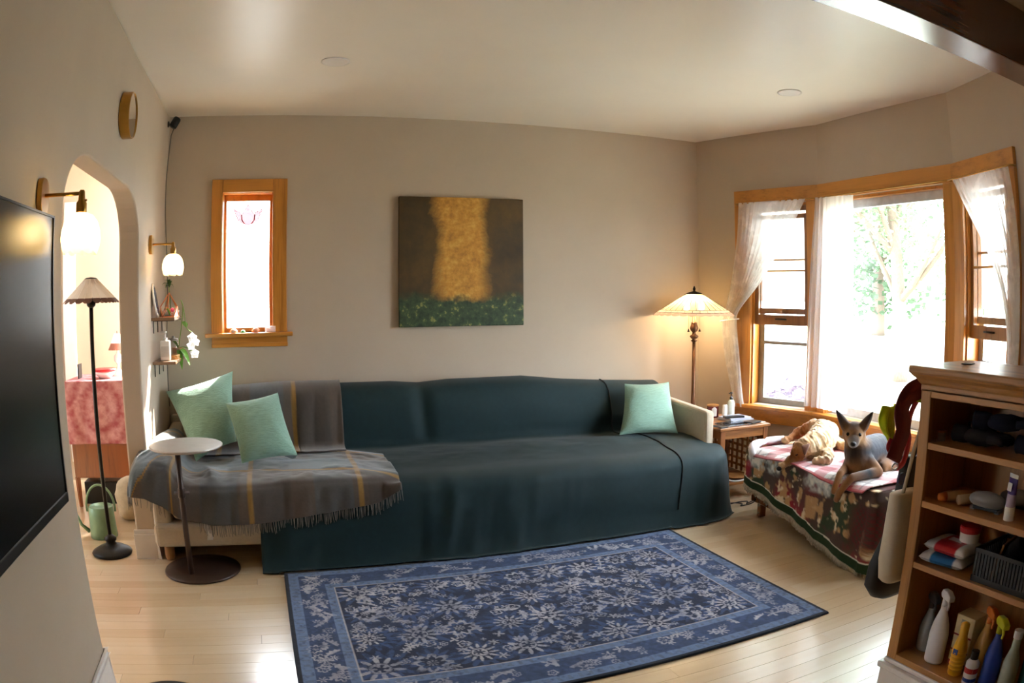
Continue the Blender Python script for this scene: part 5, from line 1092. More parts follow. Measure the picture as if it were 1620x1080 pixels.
def col1(co, nr):
    c = np.broadcast_to(C3('c9a06c'), co.shape).copy(); n = fbm(co[:, 0] * 25, co[:, 1] * 25 + co[:, 2] * 14, 90, 3)
    c = mixc(c, C3('e3cba4'), np.clip(n * 1.1 + 0.45, 0, 1)); c = mixc(c, C3('a5652e'), near(co, (4.06, -1.36, 0.56), 0.13)); c = mixc(c, C3('a5652e'), 0.8 * near(co, (3.95, -1.31, 0.51), 0.06))
    c = mixc(c, C3('b27030'), near(co, tuple(H1 + ax * 0.06), 0.10)); c = mixc(c, C3('7a441c'), 0.7 * near(co, tuple(H1 + ax * 0.10 + up1 * 0.015), 0.05)); return mixc(c, C3('3a2416'), 0.6 * near(co, tuple(N1), 0.016))
d1 = animal('dog', caps, 0.0065, col1, 'tan long-coated dog asleep with its head on the bench edge', 4, 0.012, 91)
MB().ell(tuple(N1 + ax * 0.018), (0.018, 0.018, 0.015), 12, 8).build('nose', M_NOSE, d1, smooth=True)
M_EAR = mat('brown_ear', '6e3d1d', 0.9, var=0.15, sheen=0.3)
for e_, sg_ in ((eR, 1), (eL, -1)):
    tip_ = e_ + sideh * sg_ * 0.030 + ax * 0.050 - up1 * 0.035; mid_ = e_ + sideh * sg_ * 0.026 + ax * 0.012 - up1 * 0.004
    b = MB(); rows = []
    for k in range(9):
        t_ = k / 8; c_ = e_ * (1 - t_) ** 2 + mid_ * 2 * t_ * (1 - t_) + tip_ * t_ ** 2; w_ = 0.026 * (1 - t_ ** 2) + 0.004
        d_ = (ax * 0.35 - Vector((0.75, 0, 0)) * 0).normalized() if k < 0 else ax.cross(sideh * sg_).normalized(); w_dir = (ax + up1 * 0.5).normalized()
        rows += [c_ - w_dir * w_, c_ + sideh * sg_ * 0.006, c_ + w_dir * w_]
    b.add(rows, [(3 * k + q, 3 * k + q + 1, 3 * k + q + 4, 3 * k + q + 3) for k in range(8) for q in range(2)]); b.build('ear', M_EAR, d1, solid=0.007, sub=1, smooth=True)
    p = H1 + ax * 0.062 + sideh * sg_ * 0.036 + up1 * 0.012; MB().tube([tuple(p - ax * 0.012), tuple(p + sideh * sg_ * 0.004 - up1 * 0.003), tuple(p + ax * 0.012)], 0.0034, 6).build('closed_eye', M_EYE, d1, smooth=True)
# shepherd mix lying up, ears pricked
H2 = Vector((3.765, -2.165, 0.715)); f2_ = Vector((-0.70, -0.66, -0.30)).normalized(); s2 = f2_.cross(Vector((0, 0, 1))).normalized(); u2 = s2.cross(f2_).normalized(); N2 = H2 + f2_ * 0.115 - u2 * 0.012
earR, earL = H2 + s2 * 0.050 + u2 * 0.034, H2 - s2 * 0.050 + u2 * 0.034
tipR, tipL = H2 + s2 * 0.112 + u2 * 0.132, H2 - s2 * 0.104 + u2 * 0.132
caps = [(tuple(H2), 0.064, tuple(H2 + f2_ * 0.03), 0.054), (tuple(H2 + s2 * 0.030 - u2 * 0.018), 0.042, tuple(H2 - s2 * 0.030 - u2 * 0.018), 0.042), (tuple(H2 + f2_ * 0.04 - u2 * 0.014), 0.044, tuple(N2 - f2_ * 0.018), 0.034), (tuple(N2 - f2_ * 0.018), 0.034, tuple(N2 - f2_ * 0.004), 0.027),
        (tuple(H2 - u2 * 0.01), 0.056, (3.80, -2.17, 0.60), 0.082), ((3.795, -2.19, 0.60), 0.080, (3.78, -2.21, 0.545), 0.086), ((3.82, -2.18, 0.59), 0.090, (4.02, -2.13, 0.575), 0.100), ((4.02, -2.13, 0.565), 0.094, (4.08, -2.13, 0.545), 0.072),
        (tuple(earR), 0.032, tuple(earR.lerp(tipR, 0.5)), 0.022), (tuple(earR.lerp(tipR, 0.5)), 0.022, tuple(tipR), 0.006), (tuple(earL), 0.032, tuple(earL.lerp(tipL, 0.5)), 0.022), (tuple(earL.lerp(tipL, 0.5)), 0.022, tuple(tipL), 0.006),
        ((3.80, -2.26, 0.555), 0.048, (3.80, -2.345, 0.515), 0.034), ((3.80, -2.345, 0.515), 0.031, (3.605, -2.325, 0.508), 0.023), ((3.605, -2.325, 0.508), 0.023, (3.545, -2.300, 0.43), 0.019), ((3.545, -2.300, 0.43), 0.021, (3.535, -2.292, 0.39), 0.020),
        ((3.765, -2.155, 0.54), 0.042, (3.70, -2.175, 0.505), 0.026), ((3.70, -2.175, 0.515), 0.026, (3.60, -2.235, 0.510), 0.021), ((3.60, -2.235, 0.510), 0.021, (3.552, -2.255, 0.455), 0.019), ((3.552, -2.255, 0.455), 0.020, (3.542, -2.258, 0.425), 0.019),
        ((4.05, -2.20, 0.53), 0.062, (3.93, -2.27, 0.51), 0.036), ((3.93, -2.27, 0.51), 0.028, (4.03, -2.30, 0.50), 0.020), ((4.09, -2.14, 0.52), 0.025, (4.14, -2.30, 0.505), 0.018)]
def col2(co, nr):
    blk, tan, gry = C3('181a1f'), C3('a5713f'), C3('363c46'); n = fbm(co[:, 0] * 9, co[:, 1] * 9 + co[:, 2] * 5, 95, 3)
    c = np.broadcast_to(gry, co.shape).copy(); c = mixc(c, blk, np.clip(n + 0.4, 0, 1) * 0.8)
    c = mixc(c, tan, near(co, (3.74, -2.23, 0.51), 0.085)); c = mixc(c, tan, near(co, (3.60, -2.29, 0.43), 0.12)); c = mixc(c, tan, near(co, (3.80, -2.33, 0.52), 0.06)); c = mixc(c, tan, near(co, (3.64, -2.2, 0.49), 0.07)); c = mixc(c, tan, 0.85 * near(co, (3.95, -2.28, 0.50), 0.07))
    c = mixc(c, C3('9a6e42'), near(co, tuple(H2 + f2_ * 0.01), 0.10)); c = mixc(c, C3('b58a5a'), near(co, tuple(H2 + f2_ * 0.05 - s2 * 0.035 - u2 * 0.02), 0.045)); c = mixc(c, C3('b58a5a'), near(co, tuple(H2 + f2_ * 0.05 + s2 * 0.035 - u2 * 0.02), 0.045))
    c = mixc(c, C3('c2bcb4'), 0.85 * near(co, tuple(N2 + s2 * 0.016 - u2 * 0.006), 0.034)); c = mixc(c, C3('3b2c26'), 0.75 * near(co, tuple(N2 - f2_ * 0.02 - s2 * 0.012 + u2 * 0.02), 0.03)); c = mixc(c, C3('3a2a22'), 0.8 * near(co, tuple(H2 + u2 * 0.055 + f2_ * 0.02), 0.035))
    for e_, t_ in ((earR, tipR), (earL, tipL)):
        for q in (0.25, 0.6, 0.95): c = mixc(c, C3('33231c'), 0.9 * near(co, tuple(e_.lerp(t_, q)), 0.03))
    return mixc(c, C3('1c1a19'), 0.85 * near(co, (3.74, -2.21, 0.605), 0.062))
d2 = animal('dog', caps, 0.0065, col2, 'grey and tan prick-eared shepherd dog lying up with a paw over the edge', 5, 0.0012, 96, 0.75)
MB().ell(tuple(N2 + f2_ * 0.018 + u2 * 0.008), (0.018, 0.018, 0.014), 12, 8).build('nose', M_NOSE, d2, smooth=True)
for sg_ in (-1, 1): MB().ell(tuple(H2 + f2_ * 0.062 + s2 * sg_ * 0.034 + u2 * 0.018), 0.011, 12, 8).build('eye', M_EYE, d2, smooth=True)
for e_, t_, sg_ in ((earR, tipR, 1), (earL, tipL, -1)):
    m_ = e_.lerp(t_, 0.5); MB().add([tuple(e_ + f2_ * 0.021 - s2 * 0.016), tuple(e_ + f2_ * 0.021 + s2 * 0.016), tuple(m_ + f2_ * 0.018 + s2 * 0.011), tuple(t_ + f2_ * 0.004), tuple(m_ + f2_ * 0.018 - s2 * 0.011)], [(0, 1, 2, 3, 4)]).build('inner_ear', mat('inner_ear', '5a3a30', 0.8), d2)
# ------------------------------------------------------------------ bookcase
M_BK = wood('oak_bookcase', 'b07a3e', '8a5a28', 0.35, 'z'); M_BKY = wood('oak_bookcase_y', 'b57f43', '8f5f2b', 0.35, 'y')
XF, XB, YE, YN = 2.74, 3.05, -3.46, -4.62
bc = thing('bookcase', ((XF + XB) / 2, (YE + YN) / 2, 0), 'low oak bookcase with crown moulding standing on a white plinth', 'bookcase')
box('side_panel', M_BK, XF + 0.02, XB, YE - 0.02, YE, 0.18, 1.172, bc, 0.002); box('side_panel', M_BK, XF + 0.02, XB, YN, YN + 0.02, 0.18, 1.172, bc, 0.002)
box('back_panel', M_BK, XB - 0.012, XB, YN + 0.02, YE - 0.02, 0.18, 1.172, bc, 0)
box('stile', M_BK, XF, XF + 0.02, YE - 0.046, YE, 0.18, 1.172, bc, 0.003); box('stile', M_BK, XF, XF + 0.02, YN, YN + 0.046, 0.18, 1.172, bc, 0.003)
box('top_rail', M_BKY, XF, XF + 0.02, YN + 0.046, YE - 0.046, 1.145, 1.172, bc, 0.002)
for z in (0.994, 0.793, 0.572): box('shelf', M_BKY, XF + 0.004, XB - 0.012, YN + 0.02, YE - 0.02, z - 0.022, z, bc, 0.002)
box('bottom_shelf', M_BKY, XF, XB - 0.012, YN + 0.046, YE - 0.046, 0.18, 0.205, bc, 0.002)
b = MB(); pr = [(0.0, 1.165), (0.0, 1.185), (0.006, 1.192), (0.014, 1.205), (0.026, 1.216), (0.030, 1.222)]
for k in range(len(pr) - 1):
    (o0, z0), (o1, z1) = pr[k], pr[k + 1]
    b.add([(XF - o0, YN - o0, z0), (XB + o0, YN - o0, z0), (XB + o0, YE + o0, z0), (XF - o0, YE + o0, z0), (XF - o1, YN - o1, z1), (XB + o1, YN - o1, z1), (XB + o1, YE + o1, z1), (XF - o1, YE + o1, z1)], [(0, 1, 5, 4), (1, 2, 6, 5), (2, 3, 7, 6), (3, 0, 4, 7)])
b.build('crown_moulding', M_BKY, bc, smooth=False)
box('top_board', M_BKY, XF - 0.036, XB + 0.036, YN - 0.036, YE + 0.036, 1.222, 1.248, bc, 0.006)
b = MB(); b.box(XF - 0.012, XB, YN, YE + 0.012, 0, 0.135); b.box(XF - 0.022, XB, YN, YE + 0.022, 0.135, 0.16); b.box(XF - 0.006, XB, YN, YE + 0.006, 0.16, 0.18); b.build('plinth', M_WHITE, bc, bevel=0.006)
slab('coaster', (2.93, -3.53, 1.248), 0.05, 0.04, 0.004, 0.3, M_BLK, 'little black card on top of the bookcase', 'card')
# shelf 1
S1, S2, S3, S4 = 0.994, 0.793, 0.572, 0.205
tn = thing('tin', (2.81, -3.515, S1), 'tiny grey tin beside the black gloves on the top bookcase shelf', 'tin')
MB().lathe((2.81, -3.515, S1), [(0.0, 0), (0.015, 0), (0.015, 0.03), (0.0, 0.03)], 16).build('tin_body', mat('tin_grey', '7d7770', 0.4, metal=0.5), tn); MB().lathe((2.81, -3.515, S1 + 0.03), [(0.016, 0), (0.016, 0.006), (0, 0.007)], 16).build('lid', M_LEG, tn)
M_FUZZ = mat('black_knit', '0d0d10', 0.95, var=0.2, bump=0.6, bscale=300, sheen=0.0); M_FUZZB = mat('navy_knit', '10152c', 0.95, var=0.2, bump=0.6, bscale=300)
def glove(loc, rz, label, m, seed):
    t_ = thing('winter_glove', loc, label, 'glove', 'gloves on the top shelf'); xm = rotm(loc, rz); b = MB(xm)
    b.ell((0, 0, 0.030), (0.045, 0.075, 0.029), 18, 12)
    for p in b.v: p.z += 0.006 * float(fbm(p.x * 40, p.y * 40, seed))
    b.build('palm', m, t_, smooth=True)
    for k in range(4):
        x = -0.032 + k * 0.021; b = MB(xm); b.tube([(x, -0.05, 0.032), (x * 1.15, -0.095, 0.036), (x * 1.2, -0.125 + 0.01 * abs(k - 1.5), 0.030), (x * 1.2, -0.135 + 0.01 * abs(k - 1.5), 0.026)], [0.013, 0.013, 0.012, 0.006], 10); b.build('finger', m, t_, smooth=True)
    b = MB(xm); b.tube([(0.03, 0.0, 0.03), (0.058, -0.03, 0.032), (0.066, -0.06, 0.030), (0.067, -0.068, 0.028)], [0.014, 0.014, 0.012, 0.006], 10); b.build('thumb', m, t_, smooth=True)
    b = MB(xm); b.lathe((0, 0.075, 0.03), [(0.026, -0.02), (0.030, 0.0), (0.029, 0.035), (0.031, 0.04), (0.0, 0.041)], 16, axis='y'); b.build('cuff', m, t_, smooth=True)
glove((2.85, -3.665, S1), 0.0, 'black knitted glove lying closest to the bookcase end on the top shelf', M_FUZZ, 3)
glove((2.86, -3.935, S1), 0.05, 'black and navy knitted glove farthest from the bookcase end on the top shelf', M_FUZZB, 5)
glove((2.86, -3.755, S1 + 0.0585), 0.3, 'black and navy knitted glove piled on top of the black glove', M_FUZZB, 8)
for k, lb in enumerate(('black and white striped paper bag under another one on the top shelf', 'black and white striped paper bag lying on its twin on the top shelf')):
    t_ = thing('striped_packet', (2.93, -3.58, S1 + 0.03 * k), lb, 'packet')
    for q in range(7): box('stripe', (M_TAG if q % 2 else M_BLK), -0.036, 0.036, -0.045 + q * 0.0129, -0.045 + (q + 1) * 0.0129, 0.026 * k, 0.026 + 0.026 * k, t_, 0, xf=rotm((2.99, -3.575, S1), 0.06))
# shelf 2
br = thing('wooden_brush', (2.83, -3.60, S2), 'tan wooden brush handle with an orange tip on the second bookcase shelf', 'brush')
xm = rotm((2.85, -3.595, S2 + 0.022), 0.9); b = MB(xm); b.tube([(-0.02, 0.06, 0), (-0.01, 0.0, 0.0), (0, -0.055, 0)], [0.016, 0.021, 0.020], 12); b.build('handle', M_LEG, br, smooth=True)
b = MB(xm); b.tube([(-0.02, 0.058, 0), (-0.026, 0.085, 0.0)], [0.017, 0.012], 10); b.build('tip', mat('orange_plastic', 'd7732a', 0.4), br, smooth=True)
rp = thing('wooden_rolling_pin', (2.86, -3.66, S2), 'pale wooden dowel lying on the second bookcase shelf', 'dowel')
b = MB(rotm((2.86, -3.655, S2 + 0.019), 1.15)); b.tube([(0, 0.065, 0), (0, -0.065, 0)], 0.018, 12); b.build('dowel', mat('pale_wood', 'a98a62', 0.6), rp, smooth=True)
M_GREY = mat('grey_plastic', '8d8a88', 0.35, var=0.06)
for k, (y, x, lb) in enumerate(((-3.735, 2.83, 'grey hand-held hair clipper at the front of the second bookcase shelf'), (-3.80, 2.94, 'grey plastic grooming tool behind the purple tube'))):
    t_ = thing('grooming_tool', (x, y, S2), lb, 'tool', 'grooming tools'); xm = rotm((x, y, S2), 0.1)
    b = MB(xm); b.ell((0, 0, 0.034), (0.032, 0.075, 0.030), 20, 12)
    for p in b.v: p.z = max(p.z, S2 + 0.012)
    b.build('housing', M_GREY, t_, smooth=True)
    box('blade', M_BLK, -0.026, 0.026, -0.055, 0.045, 0.006, 0.016, t_, 0.002, xf=xm)
    for q in (-0.05, 0.05): box('foot', M_GREY, -0.02, 0.02, q - 0.01, q + 0.01, 0.0, 0.012, t_, 0.002, xf=xm)
tu2 = thing('ointment_tube', (2.80, -3.85, S2), 'purple and white squeeze tube standing on its cap on the second shelf', 'tube')
xm = rotm((2.80, -3.85, S2), -0.35)
M_PURP = mat('purple_print', '46247e', 0.35, var=0.05)
b = MB(xm); b.lathe((0, 0, 0), [(0.0, 0), (0.0185, 0), (0.019, 0.045), (0.0, 0.045)], 20); b.build('cap', M_CERW, tu2, smooth=False)
def tube_body(z0, z1, m, name):
    b = MB(xm); vs = []; n = 24
    for z in (z0, (z0 + z1) / 2, z1):
        f = (z - 0.045) / 0.10; 
        for k in range(n): a = 2 * PI * k / n; vs.append(((0.018 + 0.006 * f) * math.cos(a) , 0.018 * (1 - 0.85 * f) * math.sin(a), z))
    b.add([(v[1], v[0], v[2]) for v in vs], [(i * n + k, i * n + (k + 1) % n, (i + 1) * n + (k + 1) % n, (i + 1) * n + k) for i in range(2) for k in range(n)]); return b.build(name, m, tu2, smooth=True)
tube_body(0.045, 0.085, mat('lilac_print', 'b7a6c4', 0.4), 'lower_print'); tube_body(0.085, 0.136, M_PURP, 'upper_print'); tube_body(0.136, 0.148, M_CERW, 'crimp')
b = MB(xm); b.add([(-0.0165, -0.012, 0.096), (-0.0165, 0.010, 0.096), (-0.0135, 0.010, 0.122), (-0.0135, -0.012, 0.122)], [(0, 1, 2, 3)]); b.build('white_mark', M_CERW, tu2, solid=0.001)
# shelf 3
def soft_pack(loc, rz, c1, label, sx=0.15, sy=0.19, h=0.042):
    t_ = thing('wipes_pack', loc, label, 'packet', 'packs of wipes on the third shelf'); xm = rotm(loc, rz); n = 26
    P = np.zeros((n, n, 3)); u, v = np.meshgrid(np.linspace(-1, 1, n), np.linspace(-1, 1, n), indexing='ij')
    for s_, nm in ((1, 'wrapper'), (-1, 'wrapper_underside')):
        z_ = h / 2 + s_ * h / 2 * ((1 - np.abs(u) ** 4) * (1 - np.abs(v) ** 6)) ** 0.5 + (0.002 * fbm(u * 5, v * 5, 7) if s_ > 0 else 0); Pp = np.stack([u * sx / 2, v * sy / 2, z_], -1)
        m4 = np.array(xm); Q_ = Pp @ m4[:3, :3].T + m4[:3, 3]
        col = np.broadcast_to(C3('dcd8d4'), u.shape + (3,)).copy(); col = mixc(col, C3(c1), ((v > -0.55) & (v < 0.45)).astype(float)); col = mixc(col, C3('e8e4e0'), 0.9 * ((np.abs(v) < 0.35) & (np.abs(u - 0.1) < 0.25)).astype(float) * (s_ > 0))
        npgrid(nm, Q_, vcol('glossy_wrapper', 0.35, bscale=40), t_, col=col)
soft_pack((2.84, -3.60, S3), 0.12, '2a6ea6', 'white and blue pack of wipes at the bottom of the stack')
soft_pack((2.85, -3.61, S3 + 0.040), 0.0, 'b8232c', 'white and red pack of wipes on top of the blue one')
jc = thing('cream_jar', (2.89, -3.66, S3 + 0.08), 'round white jar with red lid standing on the packs of wipes', 'jar')
MB().lathe((2.885, -3.645, S3 + 0.081), [(0.0, 0), (0.036, 0), (0.038, 0.004), (0.038, 0.035), (0.0, 0.036)], 26).build('jar_body', M_CERW, jc); MB().lathe((2.885, -3.645, S3 + 0.116), [(0.040, 0), (0.041, 0.004), (0.041, 0.018), (0.037, 0.023), (0.0, 0.024)], 26).build('lid', mat('red_enamel', 'b3262a', 0.3), jc, smooth=False)
bs_ = thing('plastic_basket', (2.87, -3.92, S3), 'black slatted plastic basket on the third bookcase shelf', 'basket')
BX0, BX1, BY0, BY1, BH = 2.765, 2.98, -4.06, -3.755, 0.115
box('basket_floor', M_BLK, BX0, BX1, BY0, BY1, S3, S3 + 0.006, bs_, 0)
for z in (S3 + 0.006, S3 + BH - 0.014):
    b = MB(); b.box(BX0, BX0 + 0.006, BY0, BY1, z, z + 0.014); b.box(BX1 - 0.006, BX1, BY0, BY1, z, z + 0.014); b.box(BX0, BX1, BY0, BY0 + 0.006, z, z + 0.014); b.box(BX0, BX1, BY1 - 0.006, BY1, z, z + 0.014); b.build('rim', M_BLK, bs_)
for k in range(22): box('slat', M_BLK, BX0 + 0.001, BX0 + 0.005, BY0 + 0.008 + k * 0.0135, BY0 + 0.017 + k * 0.0135, S3 + 0.018, S3 + BH - 0.012, bs_, 0)
for k in range(15): box('slat', M_BLK, BX0 + 0.008 + k * 0.0135, BX0 + 0.017 + k * 0.0135, BY1 - 0.005, BY1 - 0.001, S3 + 0.018, S3 + BH - 0.012, bs_, 0)
box('notebook', M_LEG, -0.07, 0.07, -0.004, 0.004, 0.0, 0.13, None, 0.002, xf=rotm((2.87, -3.80, S3 + 0.008), 0.2, 0.25), label='brown notebook tucked into the black basket', cat='book')
for k, (y, rz, lb) in enumerate(((-3.87, 0.4, 'black brush head sticking out of the plastic basket'), (-3.97, -0.3, 'black cloth bundle in the plastic basket'))):
    b = MB(rotm((2.87, y, S3 + 0.083), rz)); b.ell((0, 0, 0), (0.07, 0.045, 0.065), 18, 12)
    for p in b.v: p.z += 0.012 * float(fbm(p.x * 30, p.y * 30, k + 4))
    b.build('brush' if k == 0 else 'cloth_bundle', M_FUZZ, smooth=True, label=lb, cat='brush' if k == 0 else 'cloth')
# bottom shelf: cleaning bottles
def trigger(t_, x, y, z, m, rz=0.0):
    xm = rotm((x, y, z), rz); b = MB(xm); b.prism([(-0.052, 0.050), (-0.050, 0.030), (-0.012, 0.026), (0.022, 0.026), (0.030, 0.040), (0.018, 0.058), (-0.020, 0.062)], -0.012, 0.012, 'x'); t_ = b.build('spray_head', m, t_, bevel=0.004)
    b = MB(xm); b.tube([(0, 0, 0), (0, 0, 0.03)], [0.013, 0.012], 12); b.build('collar', m, t_, smooth=True)
    b = MB(xm); b.tube([(0, -0.022, 0.032), (0, -0.034, 0.012), (0, -0.030, -0.008)], [0.006, 0.005, 0.004], 8); b.build('trigger', m, t_, smooth=True)
def spray(name, x, y, r, h, mb, mh, label, rz=0.0, prof=None, flat=1.0):
    t_ = thing(name, (x, y, S4), label, 'bottle', 'cleaning bottles on the bottom shelf')
    pf = prof or [(0.0, 0), (r * 0.95, 0), (r, 0.008), (r, h * 0.50), (r * 0.82, h * 0.68), (r * 0.55, h * 0.82), (r * 0.36, h * 0.92), (r * 0.36, h), (0.0, h)]
    b = MB(); b.lathe((x, y, S4), pf, 24)
    for p in b.v: p.x = x + (p.x - x) * flat
    b.build('bottle_body', mb, t_, smooth=True)
    if mh is not None: trigger(t_, x, y, S4 + h - 0.004, mh, rz)
    return t_
M_CLR = mat('clear_grey_plastic', '9aa0a6', 0.15, var=0.05); M_WP = mat('white_plastic', 'd9d6dc', 0.35, var=0.04); M_BLUE = mat('blue_plastic', '23419a', 0.3, var=0.1); M_YEL = mat('yellow_bottle', 'e0a91c', 0.35); M_LIME = mat('lime_plastic', 'c4cf2e', 0.35); M_TEAL = mat('teal_liquid', '1d5f6a', 0.15)
spray('spray_bottle', 2.86, -3.545, 0.036, 0.175, M_CLR, mat('dark_grey_plastic', '4c4a4c', 0.35), 'greyish clear spray bottle with dark grey trigger by the bookcase end', -0.5, flat=0.8)
spray('spray_bottle', 2.815, -3.635, 0.040, 0.225, M_WP, M_WP, 'tall white spray bottle with white trigger on the bottom shelf', -0.5, flat=0.8)
cb = thing('cleaner_carton', (2.88, -3.72, S4), 'cream cardboard box with dark red lines behind the yellow bottle', 'box')
box('carton', mat('cream_card', 'd8c69c', 0.7), 2.84, 2.92, -3.77, -3.685, S4, S4 + 0.20, cb, 0.002)
for z in (0.06, 0.12): box('red_line', mat('dark_red_print', '8e2a2a', 0.6), 2.8385, 2.8405, -3.768, -3.687, S4 + z, S4 + z + 0.006, cb, 0)
box('red_base', mat('dark_red_print', '8e2a2a', 0.6), 2.8385, 2.8405, -3.768, -3.687, S4, S4 + 0.02, cb, 0)
box('circle_print', M_GREY, 2.8385, 2.8402, -3.745, -3.71, S4 + 0.16, S4 + 0.185, cb, 0)
yb = spray('polish_bottle', 2.80, -3.755, 0.028, 0.205, M_YEL, None, 'slim yellow bottle with a ridged neck on the bottom shelf', 0, [(0.0, 0), (0.026, 0), (0.028, 0.006), (0.028, 0.10), (0.020, 0.14), (0.017, 0.15), (0.017, 0.195), (0.0, 0.205)])
for k in range(5): MB().lathe((2.80, -3.755, S4 + 0.02 + k * 0.016), [(0.0285, 0), (0.0305, 0.005), (0.0285, 0.010)], 20).build('ridge', M_YEL, yb, smooth=True)
box('blue_mark', M_BLUE, 2.7705, 2.773, -3.765, -3.745, S4 + 0.085, S4 + 0.105, yb, 0)
spray('spray_bottle', 2.87, -3.815, 0.040, 0.20, mat('amber_cleaner', 'b98a45', 0.2), mat('orange_plastic', 'd7732a', 0.4), 'amber spray bottle with an orange trigger on the bottom shelf', -0.6, flat=0.8)
wb = spray('small_bottle', 2.785, -3.835, 0.026, 0.10, M_WP, None, 'small white bottle with red and blue print and dark cap', 0, [(0.0, 0), (0.025, 0), (0.026, 0.005), (0.026, 0.08), (0.015, 0.095), (0.0, 0.1)])
MB().lathe((2.785, -3.835, S4 + 0.095), [(0.015, 0), (0.015, 0.03), (0.0, 0.031)], 16).build('cap', M_BLK, wb, smooth=False); MB().lathe((2.785, -3.835, S4 + 0.045), [(0.0263, 0), (0.0263, 0.02)], 20).build('red_band', MATS['red_enamel'], wb); MB().lathe((2.785, -3.835, S4 + 0.012), [(0.0263, 0), (0.0263, 0.014)], 20).build('blue_band', M_BLUE, wb)
spray('spray_bottle', 2.82, -3.895, 0.036, 0.205, M_BLUE, M_LIME, 'blue spray bottle with a lime yellow trigger on the bottom shelf', -0.6, flat=0.8)
gb = spray('glass_bottle', 2.82, -3.975, 0.033, 0.22, mat('frosted_bottle', 'a9b4ac', 0.2), None, 'frosted pale bottle with a long neck on the bottom shelf', 0, [(0.0, 0), (0.032, 0), (0.033, 0.006), (0.031, 0.12), (0.016, 0.17), (0.014, 0.21), (0.0, 0.22)])
MB().lathe((2.82, -3.975, S4 + 0.21), [(0.017, 0), (0.017, 0.028), (0.0, 0.03)], 16).build('cap', M_WP, gb, smooth=False)
tb2 = spray('liquid_bottle', 2.88, -4.03, 0.034, 0.185, M_TEAL, None, 'teal liquid bottle with a white cap on the bottom shelf', 0, [(0.0, 0), (0.033, 0), (0.034, 0.006), (0.034, 0.13), (0.014, 0.165), (0.0, 0.185)])
MB().lathe((2.88, -4.03, S4 + 0.165), [(0.019, 0), (0.019, 0.035), (0.0, 0.036)], 16).build('cap', M_WP, tb2, smooth=False)
# ------------------------------------------------------------------ things hung on the bookcase end
hk = thing('hook_rail', (2.9, -3.45, 1.12), 'small metal hook rail on the end of the bookcase', 'hooks')
box('rail', M_DKMET, 2.80, 3.0, -3.46, -3.452, 1.10, 1.13, hk, 0.001)
for x in (2.83, 2.90, 2.97): MB().tube([(x, -3.455, 1.11), (x, -3.43, 1.105), (x, -3.415, 1.12)], 0.004, 8).build('hook', M_DKMET, hk, smooth=True)
M_CANVAS = mat('natural_canvas', 'cfc3ad', 0.9, var=0.06, bump=0.3, bscale=500); M_MAROON = mat('maroon_webbing', '6f2a2a', 0.8, var=0.15, bump=0.2); M_RED = mat('red_webbing', 'b02a35', 0.7); M_NYL = mat('black_nylon', '101012', 0.6, var=0.1)
def bag_body(b, rows, n=28):
    """rows: (z, cx, cy, rx, ry)"""
    vs = []
    for z, cx_, cy_, rx, ry in rows:
        for k in range(n):
            a = 2 * PI * k / n; c_, s_ = math.cos(a), math.sin(a); vs.append((cx_ + rx * math.copysign(abs(c_) ** 0.75, c_), cy_ + ry * math.copysign(abs(s_) ** 0.75, s_), z))
    m = len(rows); b.add(vs, [(i * n + k, i * n + (k + 1) % n, (i + 1) * n + (k + 1) % n, (i + 1) * n + k) for i in range(m - 1) for k in range(n)] + [tuple(range(n))[::-1], tuple((m - 1) * n + k for k in range(n))]); return b
tt = thing('canvas_tote', (2.77, -3.37, 0.48), 'off-white canvas tote hanging on the end of the bookcase', 'bag')
b = bag_body(MB(), [(0.47, 2.765, -3.405, 0.055, 0.030), (0.485, 2.765, -3.405, 0.072, 0.040), (0.56, 2.765, -3.405, 0.085, 0.045), (0.64, 2.765, -3.405, 0.080, 0.042), (0.72, 2.770, -3.405, 0.082, 0.040), (0.80, 2.775, -3.405, 0.084, 0.034)]); b.build('tote_body', M_CANVAS, tt, smooth=True)
for x in (2.745, 2.845): MB().tube([(x, -3.41, 0.79), (x + (2.80 - x) * 0.5, -3.42, 0.95), (2.83, -3.425, 1.108)], 0.007, 8).build('strap', M_CANVAS, tt, smooth=True)
bb = thing('black_bag', (2.84, -3.33, 0.36), 'black nylon bag hanging behind the canvas tote', 'bag')
b = bag_body(MB(), [(0.35, 2.87, -3.315, 0.06, 0.02), (0.37, 2.85, -3.315, 0.09, 0.035), (0.42, 2.835, -3.315, 0.115, 0.045), (0.50, 2.84, -3.315, 0.11, 0.045), (0.60, 2.87, -3.315, 0.075, 0.045), (0.72, 2.88, -3.32, 0.06, 0.04), (0.90, 2.88, -3.33, 0.05, 0.03)]); b.build('bag_body', M_NYL, bb, smooth=True)
MB().tube([(2.88, -3.33, 0.89), (2.89, -3.38, 1.0), (2.90, -3.417, 1.11)], 0.008, 8).build('strap', M_NYL, bb, smooth=True)
MB().lathe((2.755, -3.388, 0.845), [(0.0, -0.004), (0.022, -0.004), (0.022, 0.004), (0.0, 0.004)], 20, axis='y').build('luggage_tag', mat('navy_tag', '1d2550', 0.4), bb, smooth=False)
hn = thing('dog_harness', (2.78, -3.38, 0.92), 'maroon and red dog harness hanging on the end of the bookcase', 'harness')
def ribbon(path, w, m, name, par, up=(0, 1, 0)):
    p, _ = polyline(path, 40); b = MB(); vs = []
    for k in range(40):
        t_ = Vector(p[min(k + 1, 39)] - p[max(k - 1, 0)]).normalized(); s_ = t_.cross(Vector(up)).normalized(); vs += [Vector(p[k]) + s_ * w / 2, Vector(p[k]) - s_ * w / 2]
    b.add(vs, [(2 * k, 2 * k + 2, 2 * k + 3, 2 * k + 1) for k in range(39)]); return b.build(name, m, par, solid=0.006, smooth=True)
